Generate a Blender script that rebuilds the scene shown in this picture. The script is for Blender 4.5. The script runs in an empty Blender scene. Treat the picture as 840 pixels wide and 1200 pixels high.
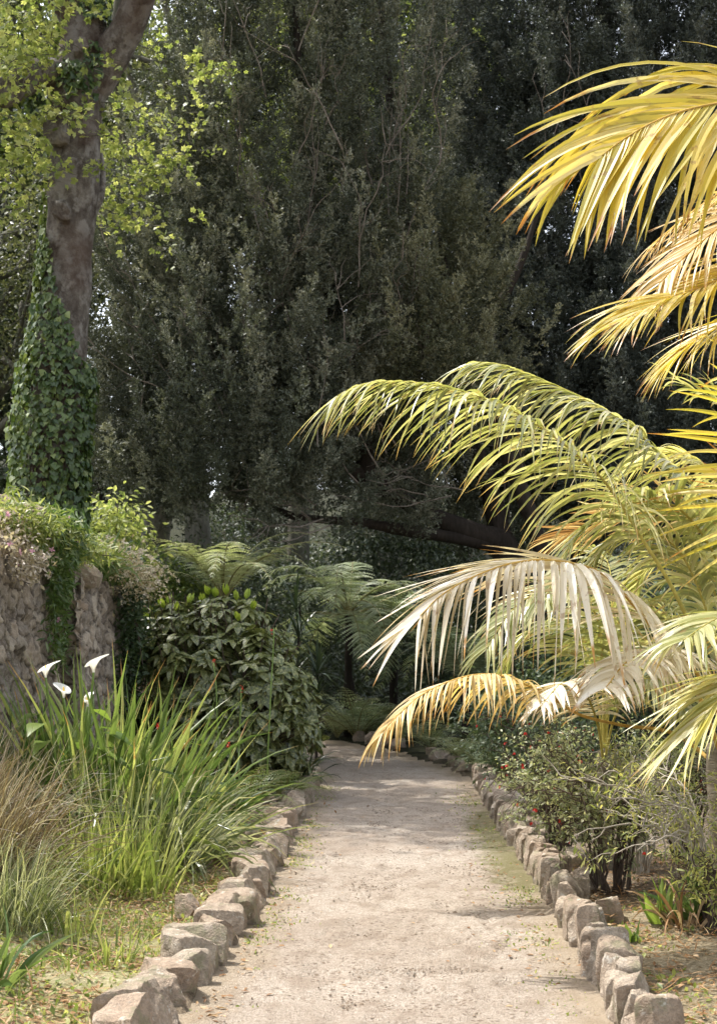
import bpy, bmesh, math, random
import numpy as np
from mathutils import Matrix, Vector

rng = np.random.default_rng(7)
random.seed(7)
SC = bpy.context.scene
COL = SC.collection
F_PX, CU, HV, CH = 1667.0, 420.0, 775.0, 1.55      # focal length, centre column, horizon row (840x1200 picture), eye height


def P(u, v, D):
    return np.array([(u - CU) / F_PX * D, D, CH + (HV - v) / F_PX * D])


# ------------------------------------------------------------------ numeric helpers
def nz(a):
    a = np.asarray(a, float)
    return a / np.maximum(np.linalg.norm(a, axis=-1, keepdims=True), 1e-9)


def _hash(ix, iy, iz):
    n = (ix.astype(np.int64) * 374761393 + iy.astype(np.int64) * 668265263 + iz.astype(np.int64) * 2147483647) & 0xFFFFFFFF
    n = ((n ^ (n >> 13)) * 1274126177) & 0xFFFFFFFF
    n = (n ^ (n >> 16)) & 0xFFFFFFFF
    return n / 4294967295.0


def vnoise(p):
    p = np.asarray(p, float)
    i = np.floor(p).astype(np.int64)
    f = p - i
    f = f * f * (3 - 2 * f)
    r = 0
    for dx in (0, 1):
        for dy in (0, 1):
            for dz in (0, 1):
                w = (f[..., 0] if dx else 1 - f[..., 0]) * (f[..., 1] if dy else 1 - f[..., 1]) * (f[..., 2] if dz else 1 - f[..., 2])
                r = r + w * _hash(i[..., 0] + dx, i[..., 1] + dy, i[..., 2] + dz)
    return r * 2 - 1


def fbm(p, o=4):
    p = np.asarray(p, float)
    a, r = 1.0, 0
    for k in range(o):
        r = r + a * vnoise(p * (2 ** k) + 17.3 * k)
        a *= .5
    return r


def sm(a, b, x):
    t = np.clip((x - a) / (b - a), 0, 1)
    return t * t * (3 - 2 * t)


def U(a, b, n=None):
    return rng.uniform(a, b, n)


def catmull(pts, n):
    pts = np.asarray(pts, float)
    q = np.vstack([2 * pts[0] - pts[1], pts, 2 * pts[-1] - pts[-2]])
    m = len(pts) - 1
    t = np.linspace(0, m - 1e-6, n)
    i = t.astype(int)
    f = (t - i)[:, None]
    a, b, c, d = q[i], q[i + 1], q[i + 2], q[i + 3]
    return .5 * (2 * b + (c - a) * f + (2 * a - 5 * b + 4 * c - d) * f ** 2 + (3 * b - a - 3 * c + d) * f ** 3)


# ------------------------------------------------------------------ mesh helpers
class Acc:
    def __init__(s):
        s.V, s.Q, s.T, s.r, s.t, s.n = [], [], [], [], [], 0

    def add(s, V, Q=None, T=None, r=None, t=None):
        V = np.asarray(V, float).reshape(-1, 3)
        k = len(V)
        s.V.append(V)
        if Q is not None and len(Q):
            s.Q.append(np.asarray(Q, int).reshape(-1, 4) + s.n)
        if T is not None and len(T):
            s.T.append(np.asarray(T, int).reshape(-1, 3) + s.n)
        s.r.append(np.broadcast_to(np.asarray(.5 if r is None else r, float), (k,)))
        s.t.append(np.broadcast_to(np.asarray(0. if t is None else t, float), (k,)))
        s.n += k

    def build(s, name, mat, parent=None, smooth=False, sharp=None, origin=None):
        me = bpy.data.meshes.new(name)
        V = np.vstack(s.V) if s.V else np.zeros((0, 3))
        if origin is not None:
            V = V - np.asarray(origin)
        Q = np.vstack(s.Q) if s.Q else np.zeros((0, 4), int)
        T = np.vstack(s.T) if s.T else np.zeros((0, 3), int)
        me.vertices.add(len(V))
        me.vertices.foreach_set('co', V.astype(np.float32).ravel())
        me.loops.add(Q.size + T.size)
        me.loops.foreach_set('vertex_index', np.concatenate([Q.ravel(), T.ravel()]).astype(np.int32))
        me.polygons.add(len(Q) + len(T))
        me.polygons.foreach_set('loop_start', np.concatenate([np.arange(len(Q)) * 4, Q.size + np.arange(len(T)) * 3]).astype(np.int32))
        me.update(calc_edges=True)
        for nm, arr in (('rnd', s.r), ('tt', s.t)):
            at = me.attributes.new(nm, 'FLOAT', 'POINT')
            at.data.foreach_set('value', np.concatenate(arr).astype(np.float32))
        me.polygons.foreach_set('use_smooth', np.full(len(me.polygons), bool(smooth)))
        if sharp:
            me.set_sharp_from_angle(angle=math.radians(sharp))
        me.materials.append(mat)
        o = bpy.data.objects.new(name, me)
        COL.objects.link(o)
        if origin is not None:
            o.location = origin
        if parent is not None:
            o.parent = parent
            if origin is None:
                o.matrix_parent_inverse = Matrix.Translation(-parent.location)
            else:
                o.location = np.asarray(origin) - np.array(parent.location)
        return o


def strips(acc, base, d0, nrm, L, W, droop=0., curl=None, segs=6, prof=None, fold=.12, rnd=None, power=1.3):
    base = np.asarray(base, float).reshape(-1, 3)
    m = len(base)
    d0 = nz(np.broadcast_to(d0, (m, 3)))
    nrm = np.broadcast_to(nrm, (m, 3))
    L = np.broadcast_to(np.asarray(L, float), (m,))
    W = np.broadcast_to(np.asarray(W, float), (m,))
    droop = np.broadcast_to(np.asarray(droop, float), (m,))
    rnd = U(0, 1, m) if rnd is None else np.broadcast_to(rnd, (m,))
    s = np.linspace(0, 1, segs + 1)
    if prof is None:
        prof = lambda x: np.clip(np.minimum(x * 6 + .35, (1 - x) * 2.2 + .02), 0, 1)
    pw = prof(s)
    p = base.copy()
    R = []
    for i in range(segs + 1):
        sm_ = s[i] ** power
        d = d0 + np.array([0, 0, -1.]) * (droop * sm_)[:, None]
        if curl is not None:
            d = d + curl * sm_
        d = nz(d)
        if i:
            p = p + .5 * (d + dp) * (L / segs)[:, None]
        dp = d
        w = nz(np.cross(d, nrm))
        n = np.cross(w, d)
        h = (W * pw[i] * .5)[:, None]
        if fold is None:
            R.append(np.stack([p - w * h, p + w * h], 1))
        else:
            R.append(np.stack([p - w * h, p - n * h * 2 * fold, p + w * h], 1))
    V = np.stack(R, 1)                                             # m, segs+1, c, 3
    c = V.shape[2]
    idx = np.arange(m * (segs + 1) * c).reshape(m, segs + 1, c)
    Q = np.stack([idx[:, :-1, :-1], idx[:, :-1, 1:], idx[:, 1:, 1:], idx[:, 1:, :-1]], -1).reshape(-1, 4)
    acc.add(V.reshape(-1, 3), Q, r=np.repeat(rnd, (segs + 1) * c), t=np.tile(np.repeat(s, c), m))
    return p


def inst(acc, tp, pos, d, nrm, scale, rnd=None):
    TV, TQ, TTt = tp
    pos = np.asarray(pos, float).reshape(-1, 3)
    m, n = len(pos), len(TV)
    if m == 0:
        return
    Y = nz(np.broadcast_to(d, (m, 3)))
    X = nz(np.cross(Y, np.broadcast_to(nrm, (m, 3)) + 1e-6))
    Z = np.cross(X, Y)
    S = np.broadcast_to(np.asarray(scale, float), (m,))[:, None, None]
    V = pos[:, None] + S * (TV[None, :, 0:1] * X[:, None] + TV[None, :, 1:2] * Y[:, None] + TV[None, :, 2:3] * Z[:, None])
    Q = (TQ[None] + (np.arange(m) * n)[:, None, None]).reshape(-1, 4)
    rnd = U(0, 1, m) if rnd is None else np.broadcast_to(rnd, (m,))
    acc.add(V.reshape(-1, 3), Q, r=np.repeat(rnd, n), t=np.tile(TTt, m))


def leaf_template(ws, fold=.12, bend=.15):
    ts = np.linspace(0, 1, len(ws))
    V, t = [], []
    for x, w in zip(ts, ws):
        for sx in (-1, 0, 1):
            V.append((sx * w / 2, x, -bend * x * x + (fold * w if sx else 0)))
            t.append(x)
    Q = []
    for i in range(len(ws) - 1):
        for k in (0, 1):
            a = i * 3 + k
            Q.append((a, a + 1, a + 4, a + 3))
    return np.array(V), np.array(Q), np.array(t)


LEAF = leaf_template([.04, .34, .44, .32, .02], bend=.25)
LEAF_NARROW = leaf_template([.04, .2, .22, .02], bend=.2)
LEAF_SMALL = leaf_template([.1, .5, .02], bend=.1)
LEAF_IVY = leaf_template([.25, 1.0, .85, .4, .02], fold=.1, bend=.15)


def diamond_template(lst):
    V, Q, t = [], [], []
    for (o, d, w, n) in lst:
        o, d = np.array(o), np.array(d)
        wv = np.cross(nz(d), nz(n)) * w / 2
        k = len(V)
        V += [o, o + d * .45 + wv, o + d, o + d * .45 - wv]
        t += [0, .5, 1, .5]
        Q.append((k, k + 1, k + 2, k + 3))
    return np.array(V), np.array(Q), np.array(t)


def sprig_template(seed, n=9, wid=.21):
    r = np.random.default_rng(seed)
    L = []
    for i in range(n):
        y = i / n * .75
        a = r.uniform(0, 2 * math.pi)
        d = nz(np.array([math.cos(a) * .8, .75, math.sin(a) * .8])) * r.uniform(.28, .48)
        L.append(((0, y, 0), d, wid * r.uniform(.7, 1.2), nz(r.normal(size=3))))
    return diamond_template(L)


SPRIGS = [sprig_template(i) for i in range(4)]


def maple_template():
    L = []
    for a, l in ((0, .7), (.75, .55), (-.75, .55), (1.5, .35), (-1.5, .35)):
        L.append(((0, .15, 0), (math.sin(a) * l, math.cos(a) * l, -.08), .36, (0, 0, 1)))
    return diamond_template(L)


MAPLE = maple_template()


def tube(acc, pts, rad, sides=6, rnd=.5, rough=0., seed=0, cap=True):
    pts = np.asarray(pts, float)
    n = len(pts)
    rad = np.broadcast_to(np.asarray(rad, float), (n,))
    T = nz(np.gradient(pts, axis=0))
    a = np.array([0, 0, 1.]) if abs(T[0][2]) < .9 else np.array([1., 0, 0])
    N = nz(np.cross(T[0], a))
    rings = []
    ang = np.linspace(0, 2 * math.pi, sides, endpoint=False)
    for i in range(n):
        N = nz(N - T[i] * np.dot(N, T[i]))
        B = np.cross(T[i], N)
        ring = np.cos(ang)[:, None] * N + np.sin(ang)[:, None] * B
        rings.append(ring)
    R = np.array(rings)
    r = rad[:, None] * np.ones((1, sides))
    if rough:
        q = pts[:, None] + R * rad[:, None, None]
        r = r * (1 + rough * fbm(q * 2.2 + seed, 3)) + rad[:, None] * rough * .3 * vnoise(q * np.array([6, 6, 8.]) + seed)
    V = pts[:, None] + R * r[..., None]
    idx = np.arange(n * sides).reshape(n, sides)
    nx = np.roll(idx, -1, 1)
    Q = np.stack([idx[:-1], nx[:-1], nx[1:], idx[1:]], -1).reshape(-1, 4)
    V = V.reshape(-1, 3)
    Tt = None
    if cap:
        V = np.vstack([V, pts[-1] + T[-1] * rad[-1] * .5])
        Tt = [(idx[-1][k], nx[-1][k], n * sides) for k in range(sides)]
    acc.add(V, Q, Tt, r=rnd, t=np.concatenate([np.repeat(np.linspace(0, 1, n), sides), [1.] * (1 if cap else 0)]))


def wander(a, b, n=8, amp=.1, seed=None, sag=0.):
    a, b = np.asarray(a, float), np.asarray(b, float)
    t = np.linspace(0, 1, n)[:, None]
    L = np.linalg.norm(b - a)
    ph = U(0, 100, 3)
    w = np.stack([fbm(np.stack([t[:, 0] * 2.2 + ph[k], t[:, 0] * 0 + k, t[:, 0] * 0], -1), 3) for k in range(3)], -1)
    w = w - w[0]
    return a + (b - a) * t + w * amp * L * (t * .6 + .4) + np.array([0, 0, sag]) * L * (4 * t * (1 - t))


# ------------------------------------------------------------------ object helpers
def tag(o, label=None, cat=None, group=None, kind=None):
    if label: o['label'] = label
    if cat: o['category'] = cat
    if group: o['group'] = group
    if kind: o['kind'] = kind
    return o


def thing(name, loc, label, cat, group=None):
    o = bpy.data.objects.new(name, None)
    COL.objects.link(o)
    o.location = [float(x) for x in loc]
    o.empty_display_size = .1
    return tag(o, label, cat, group)


def copy_tree(o, parent=None):
    c = o.copy()
    COL.objects.link(c)
    if parent is not None:
        c.parent = parent
    for ch in list(o.children):
        copy_tree(ch, c)
    return c


# ------------------------------------------------------------------ materials
class M:
    def __init__(s, name):
        s.m = bpy.data.materials.new(name)
        s.m.use_nodes = True
        s.nt = s.m.node_tree
        s.N, s.L = s.nt.nodes, s.nt.links
        s.b = s.N['Principled BSDF']
        s.out = s.N['Material Output']
        s.co = None

    def coord(s):
        if s.co is None:
            s.co = s.N.new('ShaderNodeTexCoord').outputs['Object']
        return s.co

    def attr(s, n):
        a = s.N.new('ShaderNodeAttribute')
        a.attribute_name = n
        return a.outputs['Fac']

    def geo(s, n):
        return s.N.new('ShaderNodeNewGeometry').outputs[n]

    def noise(s, sc, det=4, rough=.6, vec=None, scl=None):
        n = s.N.new('ShaderNodeTexNoise')
        n.inputs['Scale'].default_value = sc
        n.inputs['Detail'].default_value = det
        n.inputs['Roughness'].default_value = rough
        v = vec or s.geo('Position')
        if scl:
            mp = s.N.new('ShaderNodeMapping')
            mp.inputs['Scale'].default_value = scl
            s.L.new(v, mp.inputs['Vector'])
            v = mp.outputs['Vector']
        s.L.new(v, n.inputs['Vector'])
        return n.outputs['Fac']

    def vor(s, sc, out='Distance', vec=None):
        n = s.N.new('ShaderNodeTexVoronoi')
        n.inputs['Scale'].default_value = sc
        s.L.new(vec or s.geo('Position'), n.inputs['Vector'])
        return n.outputs[out]

    def ramp(s, f, stops):
        n = s.N.new('ShaderNodeValToRGB')
        e = n.color_ramp.elements
        while len(e) < len(stops):
            e.new(.5)
        for k, (p, c) in enumerate(stops):
            e[k].position = p
            e[k].color = (*c, 1) if not np.isscalar(c) else (c, c, c, 1)
        s.L.new(f, n.inputs['Fac'])
        return n.outputs['Color']

    def mix(s, f, a, b, mode='MIX'):
        n = s.N.new('ShaderNodeMix')
        n.data_type = 'RGBA'
        n.blend_type = mode
        for sock, v in ((n.inputs[0], f), (n.inputs[6], a), (n.inputs[7], b)):
            if hasattr(v, 'node'):
                s.L.new(v, sock)
            elif np.isscalar(v):
                sock.default_value = v
            else:
                sock.default_value = (*v, 1)
        return n.outputs[2]

    def math(s, op, a, b=0.):
        n = s.N.new('ShaderNodeMath')
        n.operation = op
        for k, v in enumerate((a, b)):
            if hasattr(v, 'node'):
                s.L.new(v, n.inputs[k])
            else:
                n.inputs[k].default_value = v
        return n.outputs[0]

    def bump(s, h, st=.5, d=.02):
        n = s.N.new('ShaderNodeBump')
        n.inputs['Strength'].default_value = st
        n.inputs['Distance'].default_value = d
        s.L.new(h, n.inputs['Height'])
        s.L.new(n.outputs['Normal'], s.b.inputs['Normal'])

    def base(s, c, rough=.8, spec=.3):
        if hasattr(c, 'node'):
            s.L.new(c, s.b.inputs['Base Color'])
        else:
            s.b.inputs['Base Color'].default_value = (*c, 1)
        s.b.inputs['Roughness'].default_value = rough
        s.b.inputs['Specular IOR Level'].default_value = spec
        return s.m


def leaf_mat(name, c1, c2, c3=None, tip=None, tip0=.75, tr=.35, trc=None, rough=.45, spec=.4, spots=None, band=None):
    m = M(name)
    r = m.attr('rnd')
    stops = [(0, c1), (1, c2)] if c3 is None else [(0, c1), (.55, c2), (1, c3)]
    col = m.ramp(r, stops)
    if spots is not None:
        sp = m.ramp(m.noise(38 if len(spots) < 3 else spots[2], 3), [(.5, 0.), (.6, 1.)] if len(spots) < 3 else [(.6, 0.), (.68, 1.)])
        col = m.mix(m.math('MULTIPLY', sp, spots[1]), col, spots[0])
    if tip is not None:
        n = m.noise(9, 2)
        x = m.math('ADD', m.attr('tt'), m.math('MULTIPLY', m.math('SUBTRACT', n, .5), .5))
        x = m.math('ADD', x, m.math('MULTIPLY', m.math('SUBTRACT', r, .5), .25))
        col = m.mix(m.ramp(x, [(tip0, 0.), (min(tip0 + .14, 1), 1.)]), col, tip)
    m.base(col, rough, spec)
    if tr:
        t = m.N.new('ShaderNodeBsdfTranslucent')
        tc = m.mix(1., col, trc or (1.5, 1.5, .9), 'MULTIPLY')
        m.L.new(tc, t.inputs['Color'])
        mx = m.N.new('ShaderNodeMixShader')
        mx.inputs[0].default_value = tr
        m.L.new(m.b.outputs[0], mx.inputs[1])
        m.L.new(t.outputs[0], mx.inputs[2])
        m.L.new(mx.outputs[0], m.out.inputs['Surface'])
    return m.m


MAT = {}
MAT['yew'] = leaf_mat('yew_needles', (.032, .04, .026), (.1, .112, .076), (.3, .3, .225), tr=.12, rough=.5, spec=.3)
MAT['yew_olive'] = leaf_mat('yew_needles_olive', (.036, .042, .022), (.108, .114, .064), (.3, .29, .185), tr=.15, rough=.5, spec=.3)
MAT['yew_blue'] = leaf_mat('yew_needles_blue', (.036, .046, .036), (.076, .088, .07), (.16, .168, .135), tr=.1, rough=.5, spec=.3)
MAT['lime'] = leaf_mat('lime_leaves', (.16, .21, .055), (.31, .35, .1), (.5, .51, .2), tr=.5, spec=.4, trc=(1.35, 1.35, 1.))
MAT['mid'] = leaf_mat('mid_leaves', (.05, .085, .022), (.1, .14, .035), (.17, .2, .06), tr=.35)
MAT['oak'] = leaf_mat('oak_leaves', (.05, .062, .03), (.1, .11, .055), (.16, .165, .09), tr=.3)
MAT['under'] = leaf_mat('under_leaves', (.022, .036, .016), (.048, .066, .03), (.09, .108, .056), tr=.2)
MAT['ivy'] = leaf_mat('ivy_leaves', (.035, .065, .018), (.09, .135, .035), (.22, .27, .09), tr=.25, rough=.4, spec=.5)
MAT['aucuba'] = leaf_mat('laurel_leaves', (.045, .064, .02), (.09, .112, .036), (.18, .195, .07), tr=.2, rough=.3, spec=.5, spots=((.36, .35, .14), .65))
MAT['bud'] = leaf_mat('bud_leaves', (.22, .3, .04), (.36, .42, .08), tr=.4)
MAT['fern'] = leaf_mat('fern_green', (.08, .12, .03), (.15, .19, .06), (.2, .23, .09), tr=.35)
MAT['fern_pale'] = leaf_mat('fern_pale', (.27, .31, .15), (.4, .43, .25), (.52, .53, .37), tr=.3)
MAT['fern_grey'] = leaf_mat('fern_grey', (.2, .245, .14), (.3, .35, .21), (.43, .46, .31), tr=.3)
MAT['fern_dark'] = leaf_mat('fern_dark', (.03, .055, .02), (.055, .085, .03), tr=.3)
MAT['iris'] = leaf_mat('iris_blade', (.06, .1, .028), (.155, .21, .06), (.42, .44, .16), tip=(.35, .2, .08), tip0=.93, tr=.4, rough=.35, spec=.5)
MAT['sedge'] = leaf_mat('sedge_blade', (.07, .095, .04), (.2, .225, .1), (.52, .51, .34), tip=(.4, .32, .16), tip0=.85, tr=.35, rough=.35, spec=.5)
MAT['browngrass'] = leaf_mat('brown_grass', (.095, .065, .035), (.19, .14, .08), (.46, .41, .32), tr=.3)
MAT['greengrass'] = leaf_mat('green_grass', (.1, .14, .035), (.22, .26, .07), (.42, .42, .17), tr=.4)
MAT['strap'] = leaf_mat('strap_leaves', (.045, .09, .02), (.1, .16, .04), (.17, .22, .08), tr=.35, rough=.35, spec=.5)
MAT['cordyline'] = leaf_mat('dark_strap', (.02, .035, .014), (.04, .06, .025), tr=.2, rough=.35, spec=.5)
MAT['fuchsia'] = leaf_mat('fuchsia_leaves', (.13, .155, .075), (.24, .26, .14), (.45, .44, .28), tr=.38)
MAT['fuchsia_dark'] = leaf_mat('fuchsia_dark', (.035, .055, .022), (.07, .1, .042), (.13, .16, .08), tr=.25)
MAT['variegated'] = leaf_mat('variegated_leaves', (.16, .2, .06), (.32, .33, .1), (.55, .5, .2), tr=.4)
MAT['broad'] = leaf_mat('broad_leaf', (.08, .13, .03), (.2, .27, .06), tr=.45, rough=.35, spec=.5)
MAT['pink'] = leaf_mat('pink_flower', (.24, .2, .13), (.46, .38, .3), (.62, .55, .47), tr=.3)
MAT['petalpink'] = leaf_mat('petal_pink', (.6, .25, .42), (.75, .45, .6), tr=.3)
MAT['red'] = leaf_mat('red_flower', (.5, .02, .02), (.7, .06, .04), tr=.2)
MAT['white'] = leaf_mat('white_spathe', (.8, .79, .72), (.85, .84, .78), tr=.35, trc=(1, 1, .95), rough=.4)
MAT['yellow'] = leaf_mat('yellow_spadix', (.7, .45, .04), (.75, .5, .06), tr=0)
MAT['deadleaf'] = leaf_mat('dead_leaf', (.16, .08, .035), (.3, .17, .08), (.45, .33, .2), tr=.2, spec=.2)
MAT['straw'] = leaf_mat('straw', (.3, .24, .14), (.45, .38, .25), (.6, .54, .4), tr=.2, spec=.2)
# palm foliage: kinds of frond
MAT['palm_green'] = leaf_mat('palm_green', (.2, .225, .08), (.37, .37, .15), (.62, .59, .37), tip=(.48, .32, .13), tip0=.85, tr=.42, trc=(1.22, 1.2, .65), rough=.32, spec=.6, spots=((.34, .2, .09), .6, 14))
MAT['palm_yellow'] = leaf_mat('palm_yellow', (.42, .38, .07), (.66, .54, .12), (.8, .72, .4), tip=(.42, .2, .06), tip0=.86, tr=.5, trc=(1.2, 1.12, .55), rough=.38, spec=.5, spots=((.34, .2, .09), .6, 14))
MAT['palm_cream'] = leaf_mat('palm_cream', (.52, .45, .32), (.72, .66, .54), (.82, .79, .72), tip=(.5, .27, .08), tip0=.86, tr=.3, trc=(1.1, 1., .6), rough=.42, spec=.4, spots=((.34, .2, .09), .6, 14))
MAT['palm_tan'] = leaf_mat('palm_tan', (.46, .36, .16), (.64, .52, .29), (.68, .52, .24), tip=(.5, .26, .06), tip0=.85, tr=.38, trc=(1.2, 1.05, .5), rough=.42, spec=.4, spots=((.34, .2, .09), .6, 14))
MAT['palm_pale'] = leaf_mat('palm_pale', (.42, .42, .14), (.66, .61, .3), (.76, .72, .5), tip=(.5, .34, .12), tip0=.92, tr=.42, trc=(1.2, 1.15, .6), rough=.36, spec=.5)
MAT['palm_brown'] = leaf_mat('palm_brown', (.3, .16, .07), (.5, .34, .18), (.66, .56, .42), tr=.3, rough=.5)


def wood(name, c1, c2, sc=(6, 6, 1.5), bump=.5):
    m = M(name)
    n = m.noise(3, 6, .65, scl=sc)
    n2 = m.noise(1.3, 4, .6)
    col = m.ramp(n, [(.3, c1), (.7, c2)])
    col = m.mix(m.ramp(n2, [(.45, 0.), (.65, .5)]), col, [x * .6 for x in c1])
    m.bump(n, bump, .03)
    return m.base(col, .9, .15)


def bark_patch(name):
    m = M(name)
    n = m.noise(1.5, 7, .7, scl=(4, 4, 3))
    patch = m.noise(4.5, 4, .6, scl=(1, 1, .8))
    flake = m.noise(16, 4, .7)
    col = m.ramp(n, [(.3, (.05, .038, .031)), (.5, (.135, .117, .098)), (.7, (.27, .247, .215))])
    col = m.mix(m.ramp(patch, [(.5, 0.), (.58, .7)]), col, (.3, .28, .25))
    col = m.mix(m.ramp(m.noise(1.1, 3), [(.5, 0.), (.7, .6)]), col, (.08, .045, .03))
    h = m.math('ADD', n, m.math('MULTIPLY', flake, .5))
    m.bump(h, 1., .08)
    return m.base(col, .9, .15)


MAT['bark_plane'] = bark_patch('plane_bark')
MAT['bark_dark'] = wood('dark_bark', (.02, .016, .012), (.05, .039, .031))
MAT['bark_grey'] = wood('grey_bark', (.08, .075, .055), (.18, .17, .13))
MAT['twig'] = wood('pale_twig', (.14, .11, .085), (.3, .26, .22))
MAT['stem'] = wood('brown_stem', (.06, .04, .03), (.13, .1, .075))
MAT['stem_pale'] = wood('pale_stem', (.26, .22, .17), (.45, .41, .34))
MAT['stemgreen'] = M('green_stem').base((.16, .24, .05), .45, .4)
MAT['fernstem'] = M('fern_stem').base((.2, .18, .07), .6, .3)
MAT['rachis'] = wood('palm_rachis', (.3, .26, .06), (.5, .42, .12), sc=(9, 9, 9), bump=.1)
MAT['rachis_orange'] = wood('palm_rachis_orange', (.45, .26, .05), (.6, .42, .14), sc=(9, 9, 9), bump=.1)
MAT['palmtrunk'] = wood('palm_trunk', (.12, .1, .07), (.26, .22, .16), sc=(2, 2, 14))


def stone_mat(name, tint=1.):
    m = M(name)
    oi = m.N.new('ShaderNodeObjectInfo').outputs['Random']
    n = m.noise(9, 6, .7)
    f = m.noise(90, 3, .7)
    col = m.ramp(n, [(.28, (.15 * tint, .115 * tint, .085 * tint)), (.48, (.38 * tint, .31 * tint, .235 * tint)), (.7, (.56 * tint, .485 * tint, .39 * tint))])
    col = m.mix(m.ramp(oi, [(0, 0.), (1, .6)]), col, (.36, .25, .17))
    col = m.mix(m.ramp(f, [(.4, .25), (.6, 0.)]), col, (.1, .085, .07))
    col = m.mix(m.ramp(m.noise(6, 5, .7), [(.53, 0.), (.62, .65)]), col, (.2, .195, .11))
    col = m.mix(m.ramp(m.noise(13, 4, .7), [(.6, 0.), (.66, .6)]), col, (.6, .57, .5))
    col = m.mix(m.ramp(m.noise(32, 5, .75), [(.4, .5), (.54, 0.)]), col, (.19, .15, .11))
    h = m.math('ADD', m.math('MULTIPLY', n, 1.), m.math('MULTIPLY', f, .5))
    m.bump(h, 1., .03)
    return m.base(col, .9, .2)


MAT['stone'] = stone_mat('kerb_stone')
MAT['rock'] = stone_mat('cap_rock', .75)


def wall_mat():
    m = M('rubble_wall')
    cell, mor = m.attr('rnd'), m.attr('tt')
    n = m.noise(7, 6, .7)
    f = m.noise(45, 4, .7)
    col = m.ramp(cell, [(0, (.17, .14, .11)), (.3, (.3, .25, .19)), (.6, (.23, .2, .165)), (.8, (.42, .36, .28)), (1, (.33, .25, .18))])
    col = m.mix(m.ramp(n, [(.35, .55), (.6, 0.)]), col, (.09, .07, .06))
    col = m.mix(m.ramp(f, [(.5, 0.), (.7, .5)]), col, (.46, .4, .34))
    col = m.mix(m.ramp(mor, [(.0, 1.), (.3, 0.)]), col, (.05, .04, .032))
    m.bump(m.math('ADD', n, m.math('MULTIPLY', f, .4)), .8, .03)
    return m.base(col, .95, .15)


MAT['wall'] = wall_mat()
MAT['crumb'] = leaf_mat('soil_crumb', (.12, .09, .065), (.26, .2, .145), tr=0, rough=.95, spec=.1)


def path_mat():
    m = M('sandy_path')
    big = m.noise(.7, 5, .6)
    mid = m.noise(4.5, 5, .65, scl=(1, .6, 1))
    fine = m.noise(70, 4, .75)
    grit = m.vor(120)
    edge = m.attr('tt')
    col = m.ramp(big, [(.3, (.33, .275, .22)), (.5, (.42, .36, .295)), (.72, (.5, .445, .375))])
    col = m.mix(m.ramp(mid, [(.5, 0.), (.62, .75)]), col, (.27, .215, .165))
    col = m.mix(m.ramp(fine, [(.4, .75), (.56, 0.)]), col, (.22, .17, .125))
    col = m.mix(m.ramp(m.noise(22, 5, .75), [(.5, 0.), (.62, .6)]), col, (.24, .185, .14))
    crumb = m.ramp(m.noise(1.7, 4, .7, scl=(1, .55, 1)), [(.45, 0.), (.54, 1.)])
    cr = m.math('MULTIPLY', crumb, m.ramp(m.vor(24), [(.16, .85), (.34, 0.)]))
    col = m.mix(cr, col, (.15, .11, .08))
    col = m.mix(m.ramp(m.vor(46), [(.06, .7), (.14, 0.)]), col, (.17, .13, .095))
    ed = m.math('ADD', edge, m.math('MULTIPLY', m.math('SUBTRACT', m.noise(2.5, 5, .7), .5), .5))
    col = m.mix(m.ramp(ed, [(.62, 0.), (.85, .65)]), col, (.3, .235, .155))
    mo = m.attr('rnd')
    gr = m.math('ADD', mo, m.math('MULTIPLY', m.math('SUBTRACT', m.noise(7, 7, .8), .5), 1.7))
    col = m.mix(m.ramp(gr, [(.5, 0.), (.8, .75)]), col, (.12, .115, .042))
    h = m.math('ADD', m.math('MULTIPLY', mid, .8), m.math('ADD', m.math('MULTIPLY', fine, .35), m.math('MULTIPLY', grit, .15)))
    m.bump(h, 1., .045)
    return m.base(col, .95, .12)


MAT['path'] = path_mat()


def soil_mat():
    m = M('garden_soil')
    n = m.noise(2.2, 6, .7)
    f = m.noise(38, 4, .75)
    g = m.noise(1.4, 5, .7)
    dry = m.attr('rnd')
    col = m.ramp(n, [(.3, (.07, .05, .035)), (.6, (.15, .115, .08))])
    col = m.mix(m.ramp(f, [(.48, 0.), (.6, .7)]), col, (.28, .22, .15))
    col = m.mix(dry, col, m.ramp(f, [(.35, (.2, .17, .09)), (.55, (.36, .31, .19)), (.7, (.46, .41, .3))]))
    col = m.mix(m.ramp(m.math('MULTIPLY', g, m.math('ADD', dry, .5)), [(.56, 0.), (.7, .45)]), col, (.16, .165, .06))
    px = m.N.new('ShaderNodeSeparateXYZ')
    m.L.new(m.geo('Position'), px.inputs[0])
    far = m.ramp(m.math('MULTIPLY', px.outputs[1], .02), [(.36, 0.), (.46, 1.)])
    col = m.mix(far, col, m.ramp(n, [(.3, (.012, .012, .008)), (.55, (.028, .03, .015)), (.75, (.05, .044, .025))]))  # green-brown forest floor, with the recess's shade darkened into the colour
    m.bump(m.math('ADD', n, m.math('MULTIPLY', f, .6)), .9, .04)
    return m.base(col, .95, .1)


MAT['soil'] = soil_mat()

# ------------------------------------------------------------------ the ground and the path
YL = [-6, 6, 8.6, 18.5, 21, 24, 27, 30, 34]
XL = [-.85, -.78, -.62, -.5, -.78, -1.7, -3.2, -5.2, -8.4]
XR = [1.0, 1.09, 1.19, 1.45, 1.12, .62, -.45, -2.6, -6.]


def xl(y): return np.interp(y, YL, XL)
def xr(y): return np.interp(y, YL, XR)


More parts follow.
